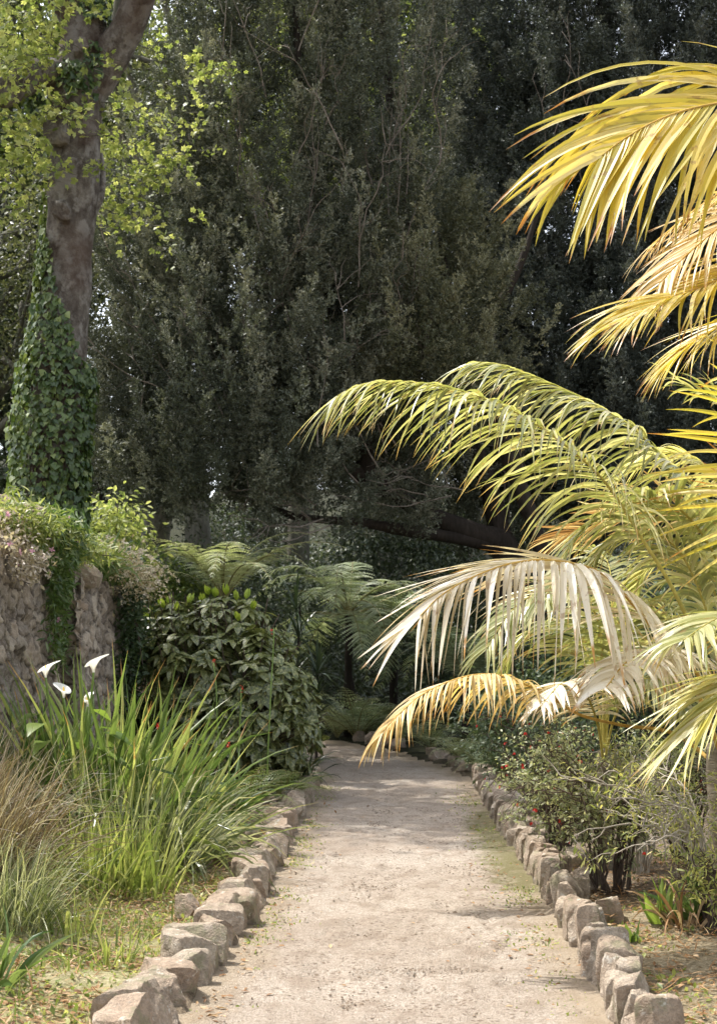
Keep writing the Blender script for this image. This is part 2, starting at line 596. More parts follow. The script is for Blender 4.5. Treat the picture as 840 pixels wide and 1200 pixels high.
def height(x, y):
    x, y = np.asarray(x, float), np.asarray(y, float)
    a, b = xl(y), xr(y)
    dl, dr = a - x, x - b
    z = np.where(dl > 0, .06 + .22 * sm(.2, 1.9, dl), np.where(dr > 0, .05 + .12 * sm(.2, 2.5, dr), -.05))
    inside = (dl < .12) & (dr < .12)
    # terrace behind the wall, melting into a bank further on
    t1 = sm(-2.95, -3.3, x) * (1 - sm(15.5, 17.5, y))
    t2 = sm(-1.6, -4.2, x) * sm(15.5, 17.5, y) * (1 - sm(26, 34, y) * .3)
    z = np.where(inside, z, z + 2.05 * np.maximum(t1, t2) * sm(7.0, 7.6, y))
    z = z + np.where(dr > 2.5, .05 * (dr - 2.5), 0) * (1 - sm(40, 60, np.abs(x)))
    z = z + np.minimum(.3 * np.maximum(y - 30, 0), 9.)
    return z


def ground():
    xs = np.concatenate([[-260, -160, -100, -60, -40, -28, -20, -14, -10, -7.5, -6], np.arange(-5, 5.5, .09), [6, 7.5, 10, 14, 20, 28, 40, 60, 100, 160, 260]])
    ys = np.concatenate([[-80, -40, -20, -10, -5, -2, 0, 2, 3.5], np.arange(4.5, 14, .1), np.arange(14, 34, .25), [36, 40, 46, 54, 64, 80, 110, 160, 260, 400]])
    X, Y = np.meshgrid(xs, ys, indexing='ij')
    Z = height(X, Y)
    bed = (X < xl(Y) - .1) | (X > xr(Y) + .1)
    pts = np.stack([X, Y, X * 0], -1)
    Z = Z + np.where(bed, .035 * fbm(pts * 2.3, 3) + .015 * vnoise(pts * 9), -.02)
    i = np.arange(X.size).reshape(X.shape)
    Q = np.stack([i[:-1, :-1], i[1:, :-1], i[1:, 1:], i[:-1, 1:]], -1).reshape(-1, 4)
    dl = xl(Y) - X
    dry = sm(.0, .2, dl) * (1 - sm(1.0, 1.7, dl)) * (1 - sm(9, 11, Y)) + .35 * sm(0, .2, X - xr(Y)) * (1 - sm(8.4, 9.4, Y))
    A = Acc()
    A.add(np.stack([X, Y, Z], -1), Q, r=np.clip(dry, 0, 1).ravel())
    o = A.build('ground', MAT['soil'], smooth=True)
    tag(o, kind='structure')
    # path
    ys = np.concatenate([np.arange(-5, 4.5, .3), np.arange(4.5, 14, .045), np.arange(14, 33, .12)])
    ss = np.linspace(-1, 1, 61)
    S, Y = np.meshgrid(ss, ys, indexing='ij')
    a, b = xl(Y) - .12, xr(Y) + .12
    X = (a + b) / 2 + S * (b - a) / 2
    pts = np.stack([X, Y, X * 0], -1)
    scuff = np.maximum(fbm(pts * np.array([3.2, 4.5, 1]) + 5, 4) - .35, 0)
    prints = np.zeros(X.shape)
    rp = np.random.default_rng(5)
    for k in range(70):                          # shoe prints pressed into the loose sand
        px, py, pa = rp.uniform(-.55, 1.), rp.uniform(5.7, 13), rp.normal() * .25
        dx, dy = X - px, Y - py
        ex, ey = dx * math.cos(pa) + dy * math.sin(pa), -dx * math.sin(pa) + dy * math.cos(pa)
        q = (ex / .05) ** 2 + (ey / .13) ** 2
        prints += np.exp(-q * q) * .014 - .006 * np.exp(-(q - 1.8) ** 2 * 3)
    Z = .004 + .012 * fbm(pts * 1.3, 3) + .006 * fbm(pts * 7, 3) - .06 * scuff * (1 - S ** 2) - prints + .03 * np.abs(S) ** 6
    i = np.arange(X.size).reshape(X.shape)
    Q = np.stack([i[:-1, :-1], i[1:, :-1], i[1:, 1:], i[:-1, 1:]], -1).reshape(-1, 4)
    moss = .62 * np.exp(-((S - .72) / .3) ** 2) * sm(8.8, 10, Y) * (1 - sm(13.5, 16, Y)) + .3 * sm(.72, .95, np.abs(S)) + .2 * np.exp(-((S - .8) / .2) ** 2)
    A = Acc()
    A.add(np.stack([X, Y, Z], -1), Q, r=moss.ravel(), t=np.abs(S).ravel())
    o = A.build('path', MAT['path'], smooth=True)
    tag(o, kind='structure')


ground()


def G(x, y, dz=0.):
    return np.array([x, y, float(height(x, y)) + dz])


# ------------------------------------------------------------------ rocks
def rock_grid(n=20):
    V, Q = [], []
    for ax in range(3):
        for sg in (-1, 1):
            a = np.linspace(-1, 1, n)
            A_, B_ = np.meshgrid(a, a, indexing='ij')
            p = np.zeros((n, n, 3))
            p[..., ax] = sg
            p[..., (ax + 1) % 3] = A_
            p[..., (ax + 2) % 3] = B_ * sg
            k = len(V) * n * n
            i = np.arange(n * n).reshape(n, n) + k
            V.append(p.reshape(-1, 3))
            Q.append(np.stack([i[:-1, :-1], i[1:, :-1], i[1:, 1:], i[:-1, 1:]], -1).reshape(-1, 4))
    V, Q = np.vstack(V), np.vstack(Q)
    key = np.round(V * 1000).astype(int)
    _, first, inv = np.unique(key, axis=0, return_index=True, return_inverse=True)
    return V[first], inv.reshape(-1)[Q]


RV, RQ = rock_grid()


def rock(dim, seed, cuts=9, rough=.022):
    r = np.random.default_rng(seed)
    V = RV.copy()
    V = V / (np.sum(np.abs(V) ** 6, 1) ** (1 / 6))[:, None]
    for k in range(cuts):
        n = nz(r.normal(size=3) * np.array([1, 1, .8]))
        d = r.uniform(.62, .95)
        if abs(n[2]) > .9: d = max(d, .82)
        e = V @ n - d
        V = V - np.maximum(e, 0)[:, None] * n
    V = V * np.asarray(dim) / 2
    N = nz(V)
    sc = 1 / max(dim)
    V = V + N * (rough * max(dim) * (fbm(V * sc * 5 + seed * 3.1, 4) + .5 * vnoise(V * sc * 22 + seed)))[:, None]
    return V, RQ


def place_rock(name, dim, loc, rz, tilt, seed, mat, label, cat, group=None, cuts=9):
    V, Q = rock(dim, seed, cuts)
    A = Acc()
    A.add(V, Q)
    o = A.build(name, mat, smooth=True, sharp=24)
    o.location = [float(x) for x in loc]
    o.rotation_euler = (float(tilt[0]), float(tilt[1]), float(rz))
    return tag(o, label, cat, group)


ORD = lambda n: '%d%s' % (n, 'th' if 10 <= n % 100 <= 20 else {1: 'st', 2: 'nd', 3: 'rd'}.get(n % 10, 'th'))


def kerbs():
    r = np.random.default_rng(21)
    # left kerb: blocks
    y, k = 5.45, 0
    while y < 19.3:
        k += 1
        ln = r.uniform(.17, .33)
        hgt = r.uniform(.15, .22)
        dp = r.uniform(.24, .36)
        yc = y + ln / 2
        x = xl(yc) - dp * .42 + r.uniform(-.02, .02)
        shape = 'tall' if hgt > .215 else 'broad' if dp > .275 else 'long' if ln > .26 else 'small' if ln < .2 else 'blocky'
        place_rock('kerb_stone', (dp, ln * 1.28, hgt + .12), (x, yc, hgt / 2 - .05 + .0), r.uniform(-.15, .15), (r.uniform(-.05, .16), r.uniform(-.1, .1)),
                   1000 + k, MAT['stone'], 'pale %s stone, %s from the front in the left path edging' % (shape, ORD(k)), 'kerb stone', 'rough stones edging the left side of the path', cuts=11)
        y += ln * .93
        if k % 9 == 3 and 8 < y < 15:
            place_rock('kerb_stone', (.16, .15, .2), (x - .22, yc + .05, .1), r.uniform(0, 3), (0, 0), 1500 + k, MAT['stone'],
                       'small low stone tucked behind the %s stone of the left path edging' % ORD(k), 'kerb stone', 'rough stones edging the left side of the path')
    y, k = 5.5, 0
    while y < 18.0:
        k += 1
        ln = r.uniform(.1, .19)
        hgt = r.uniform(.165, .255)
        dp = r.uniform(.15, .24)
        yc = y + ln / 2
        x = xr(yc) + dp * .42 + r.uniform(-.03, .03)
        shape = 'tall' if hgt > .235 else 'slab-like' if ln < .13 else 'broad' if dp > .22 else 'squat' if hgt < .19 else 'rounded'
        place_rock('kerb_stone', (dp, ln * 1.2, hgt + .14), (x, yc, hgt / 2 - .06), r.uniform(-.3, .2), (r.uniform(-.08, .26), r.uniform(-.12, .16)),
                   3000 + k, MAT['stone'], 'tan %s stone, %s from the front in the right path edging' % (shape, ORD(k)), 'kerb stone', 'rough stones edging the right side of the path', cuts=9)
        if k % 8 == 5 and 7.5 < y < 15:
            place_rock('kerb_stone', (.19, .17, .2), (x + .2, yc, .1), r.uniform(0, 3), (r.uniform(-.2, .2), .2), 3500 + k, MAT['stone'],
                       'loose stone lying on the bed behind the %s stone of the right path edging' % ORD(k), 'kerb stone', 'rough stones edging the right side of the path')
        y += ln * .93
    # far edging, loose
    for j, (u, v, D, s) in enumerate([(548, 903, 19.6, .22), (533, 900, 20.4, .24), (519, 893, 21.6, .25), (470, 882, 24.4, .28), (452, 880, 25.2, .3), (436, 874, 25.8, .34), (410, 868, 26.6, .3), (500, 888, 22.7, .22)]):
        p = P(u, v, D)
        place_rock('edging_rock', (s * 1.2, s, s), (xr(D) + .14 + .03 * j, D, s * .3), r.uniform(0, 3), (0, 0), 4000 + j, MAT['stone'],
                   'low rock at the far bend of the path under ferns, %s counting from the nearest' % ORD([0, 1, 2, 4, 5, 6, 7, 3][j] + 1), 'rock', 'rocks edging the far bend of the path')


kerbs()


# ------------------------------------------------------------------ stone wall
def wall_face(A, org, du, w, h, out, seed):
    """rubble face: a grid pushed out stone by stone. org lower corner, du unit along, out unit outward"""
    nu, nv = max(int(w / .015), 4), int(h / .015)
    a, b = np.linspace(0, w, nu), np.linspace(0, h, nv)
    S, T = np.meshgrid(a, b, indexing='ij')
    r = np.random.default_rng(seed)
    cs, ct = .22, .17
    best = np.full(S.shape, 9.)
    second = np.full(S.shape, 9.)
    ident = np.zeros(S.shape)
    js = S + .09 * vnoise(np.stack([S * 6, T * 6, S * 0 + seed], -1)) + .03 * vnoise(np.stack([S * 19, T * 19, S * 0 + seed], -1))
    jt = T + .07 * vnoise(np.stack([S * 5, T * 5, S * 0 + seed + 9], -1)) + .03 * vnoise(np.stack([S * 17, T * 17, S * 0 + seed + 4], -1))
    ci, cj = np.floor(js / cs), np.floor(jt / ct)
    for di in (-1, 0, 1):
        for dj in (-1, 0, 1):
            ii, jj = ci + di, cj + dj
            hx = _hash(ii.astype(int), jj.astype(int), np.full(S.shape, seed))
            hy = _hash(ii.astype(int), jj.astype(int), np.full(S.shape, seed + 1))
            px, py = (ii + .15 + .7 * hx + .5 * (jj % 2)) * cs - .25 * cs, (jj + .15 + .7 * hy) * ct
            d = np.sqrt(((js - px) / cs) ** 2 + ((jt - py) / ct) ** 2)
            hid = _hash(ii.astype(int), jj.astype(int), np.full(S.shape, seed + 2))
            nb = d < best
            second = np.where(nb, best, np.minimum(second, d))
            ident = np.where(nb, hid, ident)
            best = np.where(nb, d, best)
    mor = np.clip((second - best) * 1.6, 0, 1)
    disp = .032 * sm(0, .22, mor) * (.3 + ident) + .03 * fbm(np.stack([S * 7, T * 9, S * 0 + seed], -1), 5) - .03 * np.abs(vnoise(np.stack([S * 16, T * 11, S * 0 + seed], -1)))
    V = np.asarray(org) + S[..., None] * np.asarray(du) + T[..., None] * np.array([0, 0, 1.]) + disp[..., None] * np.asarray(out)
    i = np.arange(S.size).reshape(S.shape)
    Q = np.stack([i[:-1, :-1], i[1:, :-1], i[1:, 1:], i[:-1, 1:]], -1).reshape(-1, 4)
    A.add(V, Q, r=ident.ravel(), t=mor.ravel())


def wall():
    zt = 2.46
    t = thing('stone_wall', (-3.0, 11, 0), 'old rubble stone wall holding up the planted terrace on the left', 'wall')
    A = Acc()
    wall_face(A, (-2.86, 13.66, 0), (0, -1, 0), 5.6, zt, (1, 0, 0), 3)
    wall_face(A, (-2.86, 8.06, 0), (-1, 0, 0), .55, zt, (0, -1, 0), 5)
    # top
    ys = np.linspace(8.06, 13.66, 60)
    xs = np.linspace(-3.5, -2.84, 12)
    X, Y = np.meshgrid(xs, ys, indexing='ij')
    Z = zt - .01 + .05 * fbm(np.stack([X * 3, Y * 3, X * 0], -1), 3)
    i = np.arange(X.size).reshape(X.shape)
    A.add(np.stack([X, Y, Z], -1), np.stack([i[:-1, :-1], i[1:, :-1], i[1:, 1:], i[:-1, 1:]], -1).reshape(-1, 4), r=.3, t=1.)
    A.build('wall_body', MAT['wall'], t, smooth=True)
    A = Acc()
    zt = 2.4
    wall_face(A, (-2.7, 16.7, 0), (0, -1, 0), 3.21, zt, (1, 0, 0), 11)
    wall_face(A, (-2.64, 13.55, 0), (-1, 0, 0), .66, zt, (0, -1, 0), 14)
    wall_face(A, (-3.3, 16.7, 0), (1, 0, 0), .6, zt, (0, 1, 0), 17)
    xs, ys = np.linspace(-3.4, -2.68, 12), np.linspace(13.53, 16.72, 34)
    X, Y = np.meshgrid(xs, ys, indexing='ij')
    Z = zt - .01 + .05 * fbm(np.stack([X * 3, Y * 3, X * 0], -1), 3)
    i = np.arange(X.size).reshape(X.shape)
    A.add(np.stack([X, Y, Z], -1), np.stack([i[:-1, :-1], i[1:, :-1], i[1:, 1:], i[:-1, 1:]], -1).reshape(-1, 4), r=.6, t=1.)
    A.build('pier', MAT['wall'], t, smooth=True)
    place_rock('boulder', (.7, 1., .46), (-2.95, 14.2, 2.5), .4, (.03, .2), 72, MAT['rock'], 'pointed grey boulder capping the wall pier, plants on both sides', 'boulder', cuts=12)
    place_rock('boulder', (.5, .9, .4), (-2.9, 15.2, 2.45), -.2, (.1, .3), 74, MAT['rock'], 'low sloping boulder at the far end of the wall pier', 'boulder', cuts=12)
    place_rock('boulder', (.5, .6, .62), (-2.95, 12.3, 2.68), .4, (.1, .05), 77, MAT['rock'], 'upright grey boulder among pink flowers on the wall top at left', 'boulder', cuts=12)
    place_rock('boulder', (.45, .9, .3), (-3.0, 11.5, 2.5), .1, (.0, .2), 79, MAT['rock'], 'flat boulder under pink flowers at the picture edge on the wall', 'boulder', cuts=12)


wall()


# ------------------------------------------------------------------ trees
def trunk_mesh(name, pts, rad, mat, parent, sides=20, rough=.12, n=60):
    A = Acc()
    c = catmull(np.column_stack([pts, np.asarray(rad)[:, None]]), n)
    tube(A, c[:, :3], np.maximum(c[:, 3], .004), sides, rough=rough, seed=U(0, 50))
    return A.build(name, mat, parent, smooth=True), c


def leaf_cluster(A, tp, centers, n, rad, size, flat=.7, down=.3, rnd_bias=None):
    """n leaves round every centre"""
    c = np.repeat(np.asarray(centers), n, 0)
    off = rng.normal(size=c.shape) * rad * np.array([1, 1, flat])
    d = nz(off * .6 + rng.normal(size=c.shape) * rad * .6 + np.array([0, 0, -down * rad]))
    nr = nz(rng.normal(size=c.shape) * .6 + np.array([0, 0, 1.]))
    r = U(0, 1, len(c))
    inst(A, tp, c + off, d, nr, size * U(.7, 1.25, len(c)), r)


def tree(name, label, base, top, r0, crown_c, crown_r, n_limb, n_twig, leaves, size, mat_b, mat_l, tp=LEAF_SMALL, group=None, amp=.16, clump=.3, cat='tree', seed=1, limb_r=.4):
    global rng
    keep = rng
    rng = np.random.default_rng(seed)
    t = thing(name, base, label, cat, group)
    base, top = np.asarray(base, float), np.asarray(top, float)
    B = Acc()
    tr = wander(base - np.array([0, 0, .2]), top, 16, amp * .5)
    tube(B, tr, np.linspace(r0, r0 * .3, 16), 12, rough=.15, seed=U(0, 40))
    B.build('trunk', mat_b, t, smooth=True)
    C, L = Acc(), Acc()
    tips = []
    crown_c, crown_r = np.asarray(crown_c, float), np.asarray(crown_r, float)
    for k in range(n_limb):
        f = U(.3, .98)
        s = tr[int(f * 15)]
        d = nz(rng.normal(size=3) + np.array([0, 0, .25]))
        e = crown_c + d * crown_r * U(.55, 1.)
        pl = wander(s, e, 12, amp, sag=.03)
        tube(C, pl, np.linspace(r0 * limb_r * (1 - f * .4), r0 * .06, 12), 7, rough=.1)
        for j in range(n_twig):
            q = pl[int(U(4, 11.9))]
            e2 = q + nz(rng.normal(size=3) + d * .7 + np.array([0, 0, .15])) * crown_r * U(.18, .42)
            tw = wander(q, e2, 7, amp * 1.2)
            tube(C, tw, np.linspace(r0 * .07, r0 * .015, 7), 4, cap=False)
            tips += [tw[-1], tw[4], tw[-2]]
    C.build('branch', mat_b, t, smooth=True)
    leaf_cluster(L, tp, tips, leaves, clump, size)
    L.build('crown', mat_l, t)
    rng = keep
    return t


def plane_tree():
    D = 18.
    t = thing('plane_tree', P(58, 700, D), 'tall plane tree with bare grey-brown bark rising behind the wall at left', 'tree')
    px = [(58, 730, 34), (60, 640, 32), (65, 520, 31), (72, 400, 30), (80, 310, 28), (86, 220, 29), (92, 130, 30), (98, 70, 31), (101, 10, 24), (108, -120, 22), (118, -300, 16)]
    pts = np.array([P(u, v, D) for u, v, _ in px])
    rad = np.array([w for *_, w in px]) * D / F_PX
    _, c = trunk_mesh('trunk', pts, rad, MAT['bark_plane'], t, 40, .06, 150)
    B, tips = [], []
    limbs = [([(98, 110, 18), (128, 70, 17.9), (158, 10, 17.7), (200, -90, 17.2), (290, -240, 16.5)], [.23, .22, .19, .16, .08]),
             ([(84, 100, 18), (55, 84, 17.8), (28, 96, 17.6), (-10, 108, 17.2), (-90, 60, 16.8)], [.15, .19, .17, .16, .12]),
             ([(92, 30, 18), (40, -60, 17.5), (-60, -160, 17)], [.2, .16, .1]),
             ([(100, -80, 18), (180, -200, 19), (300, -330, 20)], [.2, .14, .07]),
             ([(108, 250, 18.1), (118, 230, 18.1), (121, 205, 18.15), (119, 180, 18.2)], [.07, .055, .04, .02])]
    for q, r in limbs:
        A = Acc()
        cc = catmull(np.column_stack([[P(*a) for a in q], np.asarray(r)[:, None]]), 40)
        tube(A, cc[:, :3], cc[:, 3], 14, rough=.16, seed=U(0, 50))
        A.build('limb', MAT['bark_plane'], t, smooth=True)
    # burls on the trunk
    for u, v, s in ((72, 147, .1), (72, 250, .13), (68, 158, .16), (98, 58, .12), (84, 195, .09)):
        V, Q = rock((s * 2, s * 2, s * 2), int(u * 7 + v), 4, .05)
        A = Acc()
        A.add(V + P(u, v, D - .3), Q)
        A.build('burl', MAT['bark_plane'], t, smooth=True)
    # leafy twigs, lit lime green; (u, v, D, spread px, twigs)
    L, W = Acc(), Acc()
    spots = [(30, 20, 17.2, 40, 46), (10, 70, 17, 30, 40), (25, 150, 17.4, 35, 34), (15, 210, 17.5, 30, 24), (20, 40, 19, 40, 60), (10, 130, 19, 40, 30), (0, -10, 19.5, 40, 40), (50, 80, 20, 30, 24), (85, 115, 17.2, 26, 14), (60, 40, 17, 30, 12), (40, 185, 17.3, 25, 10),
             (150, 165, 19.5, 28, 18), (175, 195, 19.3, 26, 20), (140, 215, 19.4, 22, 16), (195, 190, 19.5, 14, 10), (160, 130, 19.6, 25, 9), (125, 235, 19.3, 12, 10), (190, 60, 20, 26, 6), (235, 70, 20, 14, 9),
             (215, 130, 20, 16, 9), (150, 260, 19.5, 20, 7), (180, 270, 19.6, 14, 5), (130, 180, 19.3, 14, 10)]
    for (u, v, d, sp, n) in spots:
        for k in range(n):
            a = P(u + rng.normal() * sp, v + rng.normal() * sp * .8, d + rng.normal() * .4)
            b = a + np.array([U(-.35, .35), U(-.3, .3), U(-.2, .08)])
            tw = wander(a, b, 5, .15)
            tube(W, tw, np.linspace(.007, .003, 5), 4, cap=False)
            cs = tw[rng.integers(1, 5, 9)]
            dd = nz(rng.normal(size=(9, 3)) + np.array([0, 0, -.35]))
            inst(L, MAPLE, cs + rng.normal(size=(9, 3)) * .05, dd, nz(rng.normal(size=(9, 3)) * .5 + np.array([0, 0, 1])), U(.07, .13, 9))
    # the high crown above the frame, which throws the band of shade over the path
    for k in range(150):
        a = P(110, -150, 18) + rng.normal(size=3) * np.array([2.0, 1.0, 1.4]) + np.array([-2.2, .1, 2.2])
        tw = wander(a, a + rng.normal(size=3) * .5, 5, .15)
        tube(W, tw, np.linspace(.012, .004, 5), 4, cap=False)
        leaf_cluster(L, MAPLE, tw, 6, .28, .19)
    W.build('canopy', MAT['bark_grey'], t)
    L.build('crown', MAT['lime'], t)
    # ivy climbing the trunk: a plant of its own
    iv = thing('climbing_ivy', P(40, 690, D - .4), 'green ivy wrapping the lower trunk of the plane tree', 'ivy')
    A, S = Acc(), Acc()
    pos, dr, nr = [], [], []
    T = c[:, :3]
    for k in range(15000):
        v = U(-.05, 1) * 1.
        vv = 720 - 720 * abs(v) ** 1.25
        ang = U(-math.pi, math.pi)
        i = int(np.argmin(np.abs(T[:, 2] - P(0, vv, D)[2])))
        side = math.cos(ang)                     # +1 right, -1 left
        front = -math.sin(ang)
        # coverage: everything low down, only the left flank and strands higher up
        n = float(vnoise(np.array([ang * 1.5, vv * .02, 3.])))
        lim = sm(490, 470, vv)
        if lim > 0:
            lim2 = 1.05 - 1.95 * sm(480, 250, vv)
            if side > lim2 + .35 * n and not (60 < vv < 150 and n > .1 and abs(side) < .7) and not (vv < 30 and n > .2):
                continue
            if 120 < vv < 260 and U(0, 1) < .75: continue
        rr = c[i, 3] * U(1.0, 1.12) + U(.0, .1) * sm(300, 500, vv) + .1 * sm(330, 450, vv) * max(-side, 0) + .08 * max(n, 0)
        o = np.array([math.cos(ang), math.sin(ang), 0])
        pos.append(T[i] * np.array([1, 1, 0]) + np.array([0, 0, P(0, vv, D)[2]]) + o * rr)
        dr.append(nz(np.array([U(-.5, .5), U(-.5, .5), -1]) + o * .5))
        nr.append(nz(o + rng.normal(size=3) * .55 + np.array([0, 0, .5])))
    inst(A, LEAF_IVY, np.array(pos), np.array(dr), np.array(nr), np.where(U(0, 1, len(pos)) < .3, .6, 1.) * U(.055, .11, len(pos)), np.clip(.45 - .35 * np.array(nr)[:, 0] + rng.normal(size=len(pos)) * .28, 0, 1))  # left-facing leaves toned lighter: light from the left put into the colour
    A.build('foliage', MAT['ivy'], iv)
    for k in range(9):
        a0 = U(-3.1, 0)
        zs = np.linspace(0, 1, 24)
        i = (zs * 42).astype(int)
        aa = a0 + .5 * np.sin(zs * 5 + k)
        tube(S, T[i] + np.stack([np.cos(aa), np.sin(aa), aa * 0], -1) * (c[i, 3] * 1.02)[:, None], .01, 5)
    S.build('stem', MAT['stem'], iv, smooth=True)


plane_tree()


def yew(name, label, base, limbs, lobes, mat, seed, twigs=(), sprig=.112, dens=.95):
    """lobes: u, D, v_bottom, v_top, half width in px, lean"""
    global rng
    keep = rng
    rng = np.random.default_rng(seed)
    t = thing(name, base, label, 'tree')
    for j, (q, r) in enumerate(limbs):
        A = Acc()
        cc = catmull(np.column_stack([[P(*a) for a in q], np.asarray(r)[:, None]]), 50)
        if j == 0: cc[0, 2] = base[2] - .2
        tube(A, cc[:, :3], np.maximum(cc[:, 3], .01), 12, rough=.2, seed=U(0, 50))
        A.build('trunk' if j == 0 else 'limb', MAT['bark_dark'], t, smooth=True)
    L = Acc()
    for (u, D, vb, vt, hw, lean) in lobes:
        b, tp = P(u, vb, D), P(u + lean, vt, D + .4)
        R = hw * D / F_PX
        H = tp[2] - b[2]
        n = int(dens * 2 * math.pi * R * .75 * H / .095)
        f = U(0, 1, n) ** 1.15
        ang = U(0, 2 * math.pi, n)
        back = np.sin(ang) > .3
        keepm = ~back | (U(0, 1, n) < .16)
        f, ang = f[keepm], ang[keepm]
        prof = np.sqrt(np.clip(1 - (np.abs(f - .22) / np.where(f < .22, .26, .80)) ** 2, 0.02, 1))
        q = np.stack([np.cos(ang) * 1.6, np.sin(ang) * 1.6, f * H * .55], -1) + u * .13
        bumps = 1 + .22 * fbm(q, 3)
        rr = R * prof * bumps * (1 - .75 * U(0, 1, len(f)) ** 2.2)
        pos = b + (tp - b) * f[:, None] + np.stack([np.cos(ang) * rr, np.sin(ang) * rr, rng.normal(size=len(f)) * .15], -1)
        hole = vnoise(pos * .9 + 40) + .5 * vnoise(pos * 2.3)
        ok = (hole > -.8) & (pos[:, 2] < 16)
        pos, ang = pos[ok], ang[ok]
        m = len(pos)
        out = np.stack([np.cos(ang), np.sin(ang), ang * 0], -1)
        ax = nz(out * .5 + np.array([0, 0, 1.]) + rng.normal(size=(m, 3)) * .22)
        ln = U(.45, 1.25, m)
        K = 64
        s = U(0, 1, (m, K))
        rad = .15 * (1 - s * .8)
        side = rng.normal(size=(m, K, 3))
        pp = pos[:, None] + ax[:, None] * (s * ln[:, None])[..., None] + side * rad[..., None] * .6
        dd = nz(ax[:, None] * .9 + side * .5 + out[:, None] * .25)
        pr = U(0, 1, m)
        r = np.clip(pr[:, None] * .7 + .35 * U(0, 1, (m, K)) * (.4 + s), 0, 1)
        pp, dd, r = pp.reshape(-1, 3), dd.reshape(-1, 3), r.ravel()
        which = rng.integers(0, 4, len(pp))
        for w in range(4):
            k = which == w
            inst(L, SPRIGS[w], pp[k], dd[k], rng.normal(size=(k.sum(), 3)), sprig * U(.7, 1.3, k.sum()), r[k])
    L.build('crown', mat, t)
    if twigs:
        W = Acc()
        for (a, b_, n, sp, r) in twigs:
            for k in range(n):
                p0 = P(a[0] + rng.normal() * sp, a[1] + rng.normal() * sp, a[2] + rng.normal() * .25)
                p1 = p0 + P(*b_) - P(*a) + rng.normal(size=3) * np.array([.35, .2, .35])
                pl = wander(p0, p1, 10, .12)
                tube(W, pl, np.linspace(r, r * .25, 10), 5)
                for j in range(5):
                    i = int(U(3, 9.9))
                    e = pl[i] + nz(p1 - p0 + rng.normal(size=3) * np.linalg.norm(p1 - p0) * .6) * U(.25, .8)
                    tube(W, wander(pl[i], e, 6, .2), np.linspace(r * .5, r * .15, 6), 4, cap=False)
        W.build('canopy', MAT['twig'], t, smooth=True)
    rng = keep
    return t


yew('yew_tree', 'huge dark spreading yew tree filling the middle behind the path', G(2.6, 25.2),
    [([(600, 700, 25.2), (588, 640, 25), (520, 612, 24.3), (430, 560, 23.3), (350, 520, 22.5), (300, 470, 22), (262, 420, 21.7), (240, 380, 21.5)], [.3, .24, .17, .12, .09, .07, .05, .03]),
     ([(590, 650, 25.1), (570, 560, 25), (520, 440, 24.6), (480, 300, 24.2), (455, 100, 24), (440, -80, 24)], [.2, .17, .13, .1, .07, .04]),
     ([(588, 640, 25), (500, 625, 24), (420, 612, 23.3), (350, 606, 22.8), (310, 590, 22.4)], [.13, .11, .08, .06, .03]),
     ([(430, 560, 23.3), (420, 480, 23), (390, 360, 22.8), (360, 200, 22.6), (345, 0, 22.5)], [.17, .14, .12, .09, .04]),
     ([(520, 440, 24.6), (600, 330, 24.4), (650, 180, 24.4)], [.1, .07, .03])],
    [(170, 22.0, 560, 215, 78, 25), (245, 22.6, 590, -40, 96, 20), (335, 22.6, 560, -170, 105, 10), (425, 23.4, 540, -170, 92, 10), (290, 21.4, 600, 300, 112, 15), (205, 21.6, 590, 330, 95, 20),
     (360, 22.4, 640, 500, 80, -10), (395, 22.0, 480, 200, 70, 0), (400, 25, 610, 330, 110, 0), (500, 26, 610, 330, 100, 0), (140, 22.4, 600, 400, 55, 5), (260, 23.5, 620, 400, 110, 0), (540, 26.8, 640, 420, 85, 0), (470, 23.6, 620, 480, 50, 0), (590, 26, 660, 520, 60, 0)],
    MAT['yew'], 11,
    twigs=[((400, 560, 22.4), (300, 430, 21.6), 7, 18, .02), ((440, 520, 22.6), (380, 400, 22), 9, 18, .017), ((380, 600, 22.4), (300, 560, 21.4), 6, 12, .016), ((350, 400, 21.6), (300, 250, 21.4), 5, 25, .014), ((470, 440, 21.9), (480, 330, 21.4), 7, 22, .014), ((520, 560, 23), (450, 540, 22.2), 5, 14, .014), ((300, 420, 21.2), (310, 320, 21.0), 12, 70, .011), ((330, 220, 21.6), (335, 90, 21.4), 16, 75, .012), ((200, 450, 20.9), (190, 380, 20.7), 8, 40, .01), ((430, 240, 22), (440, 100, 21.8), 9, 40, .012)])
yew('yew_tree', 'lighter olive yew standing just right of the huge dark yew', G(3.1, 23.4),
    [([(640, 720, 23.4), (632, 640, 23.2), (590, 520, 22.8), (540, 400, 22.2), (515, 280, 22)], [.16, .15, .12, .08, .04])],
    [(500, 21.9, 500, 235, 62, 10), (560, 22.2, 500, 290, 58, 0), (450, 22.0, 480, 310, 45, 5)], MAT['yew_olive'], 12, sprig=.105)
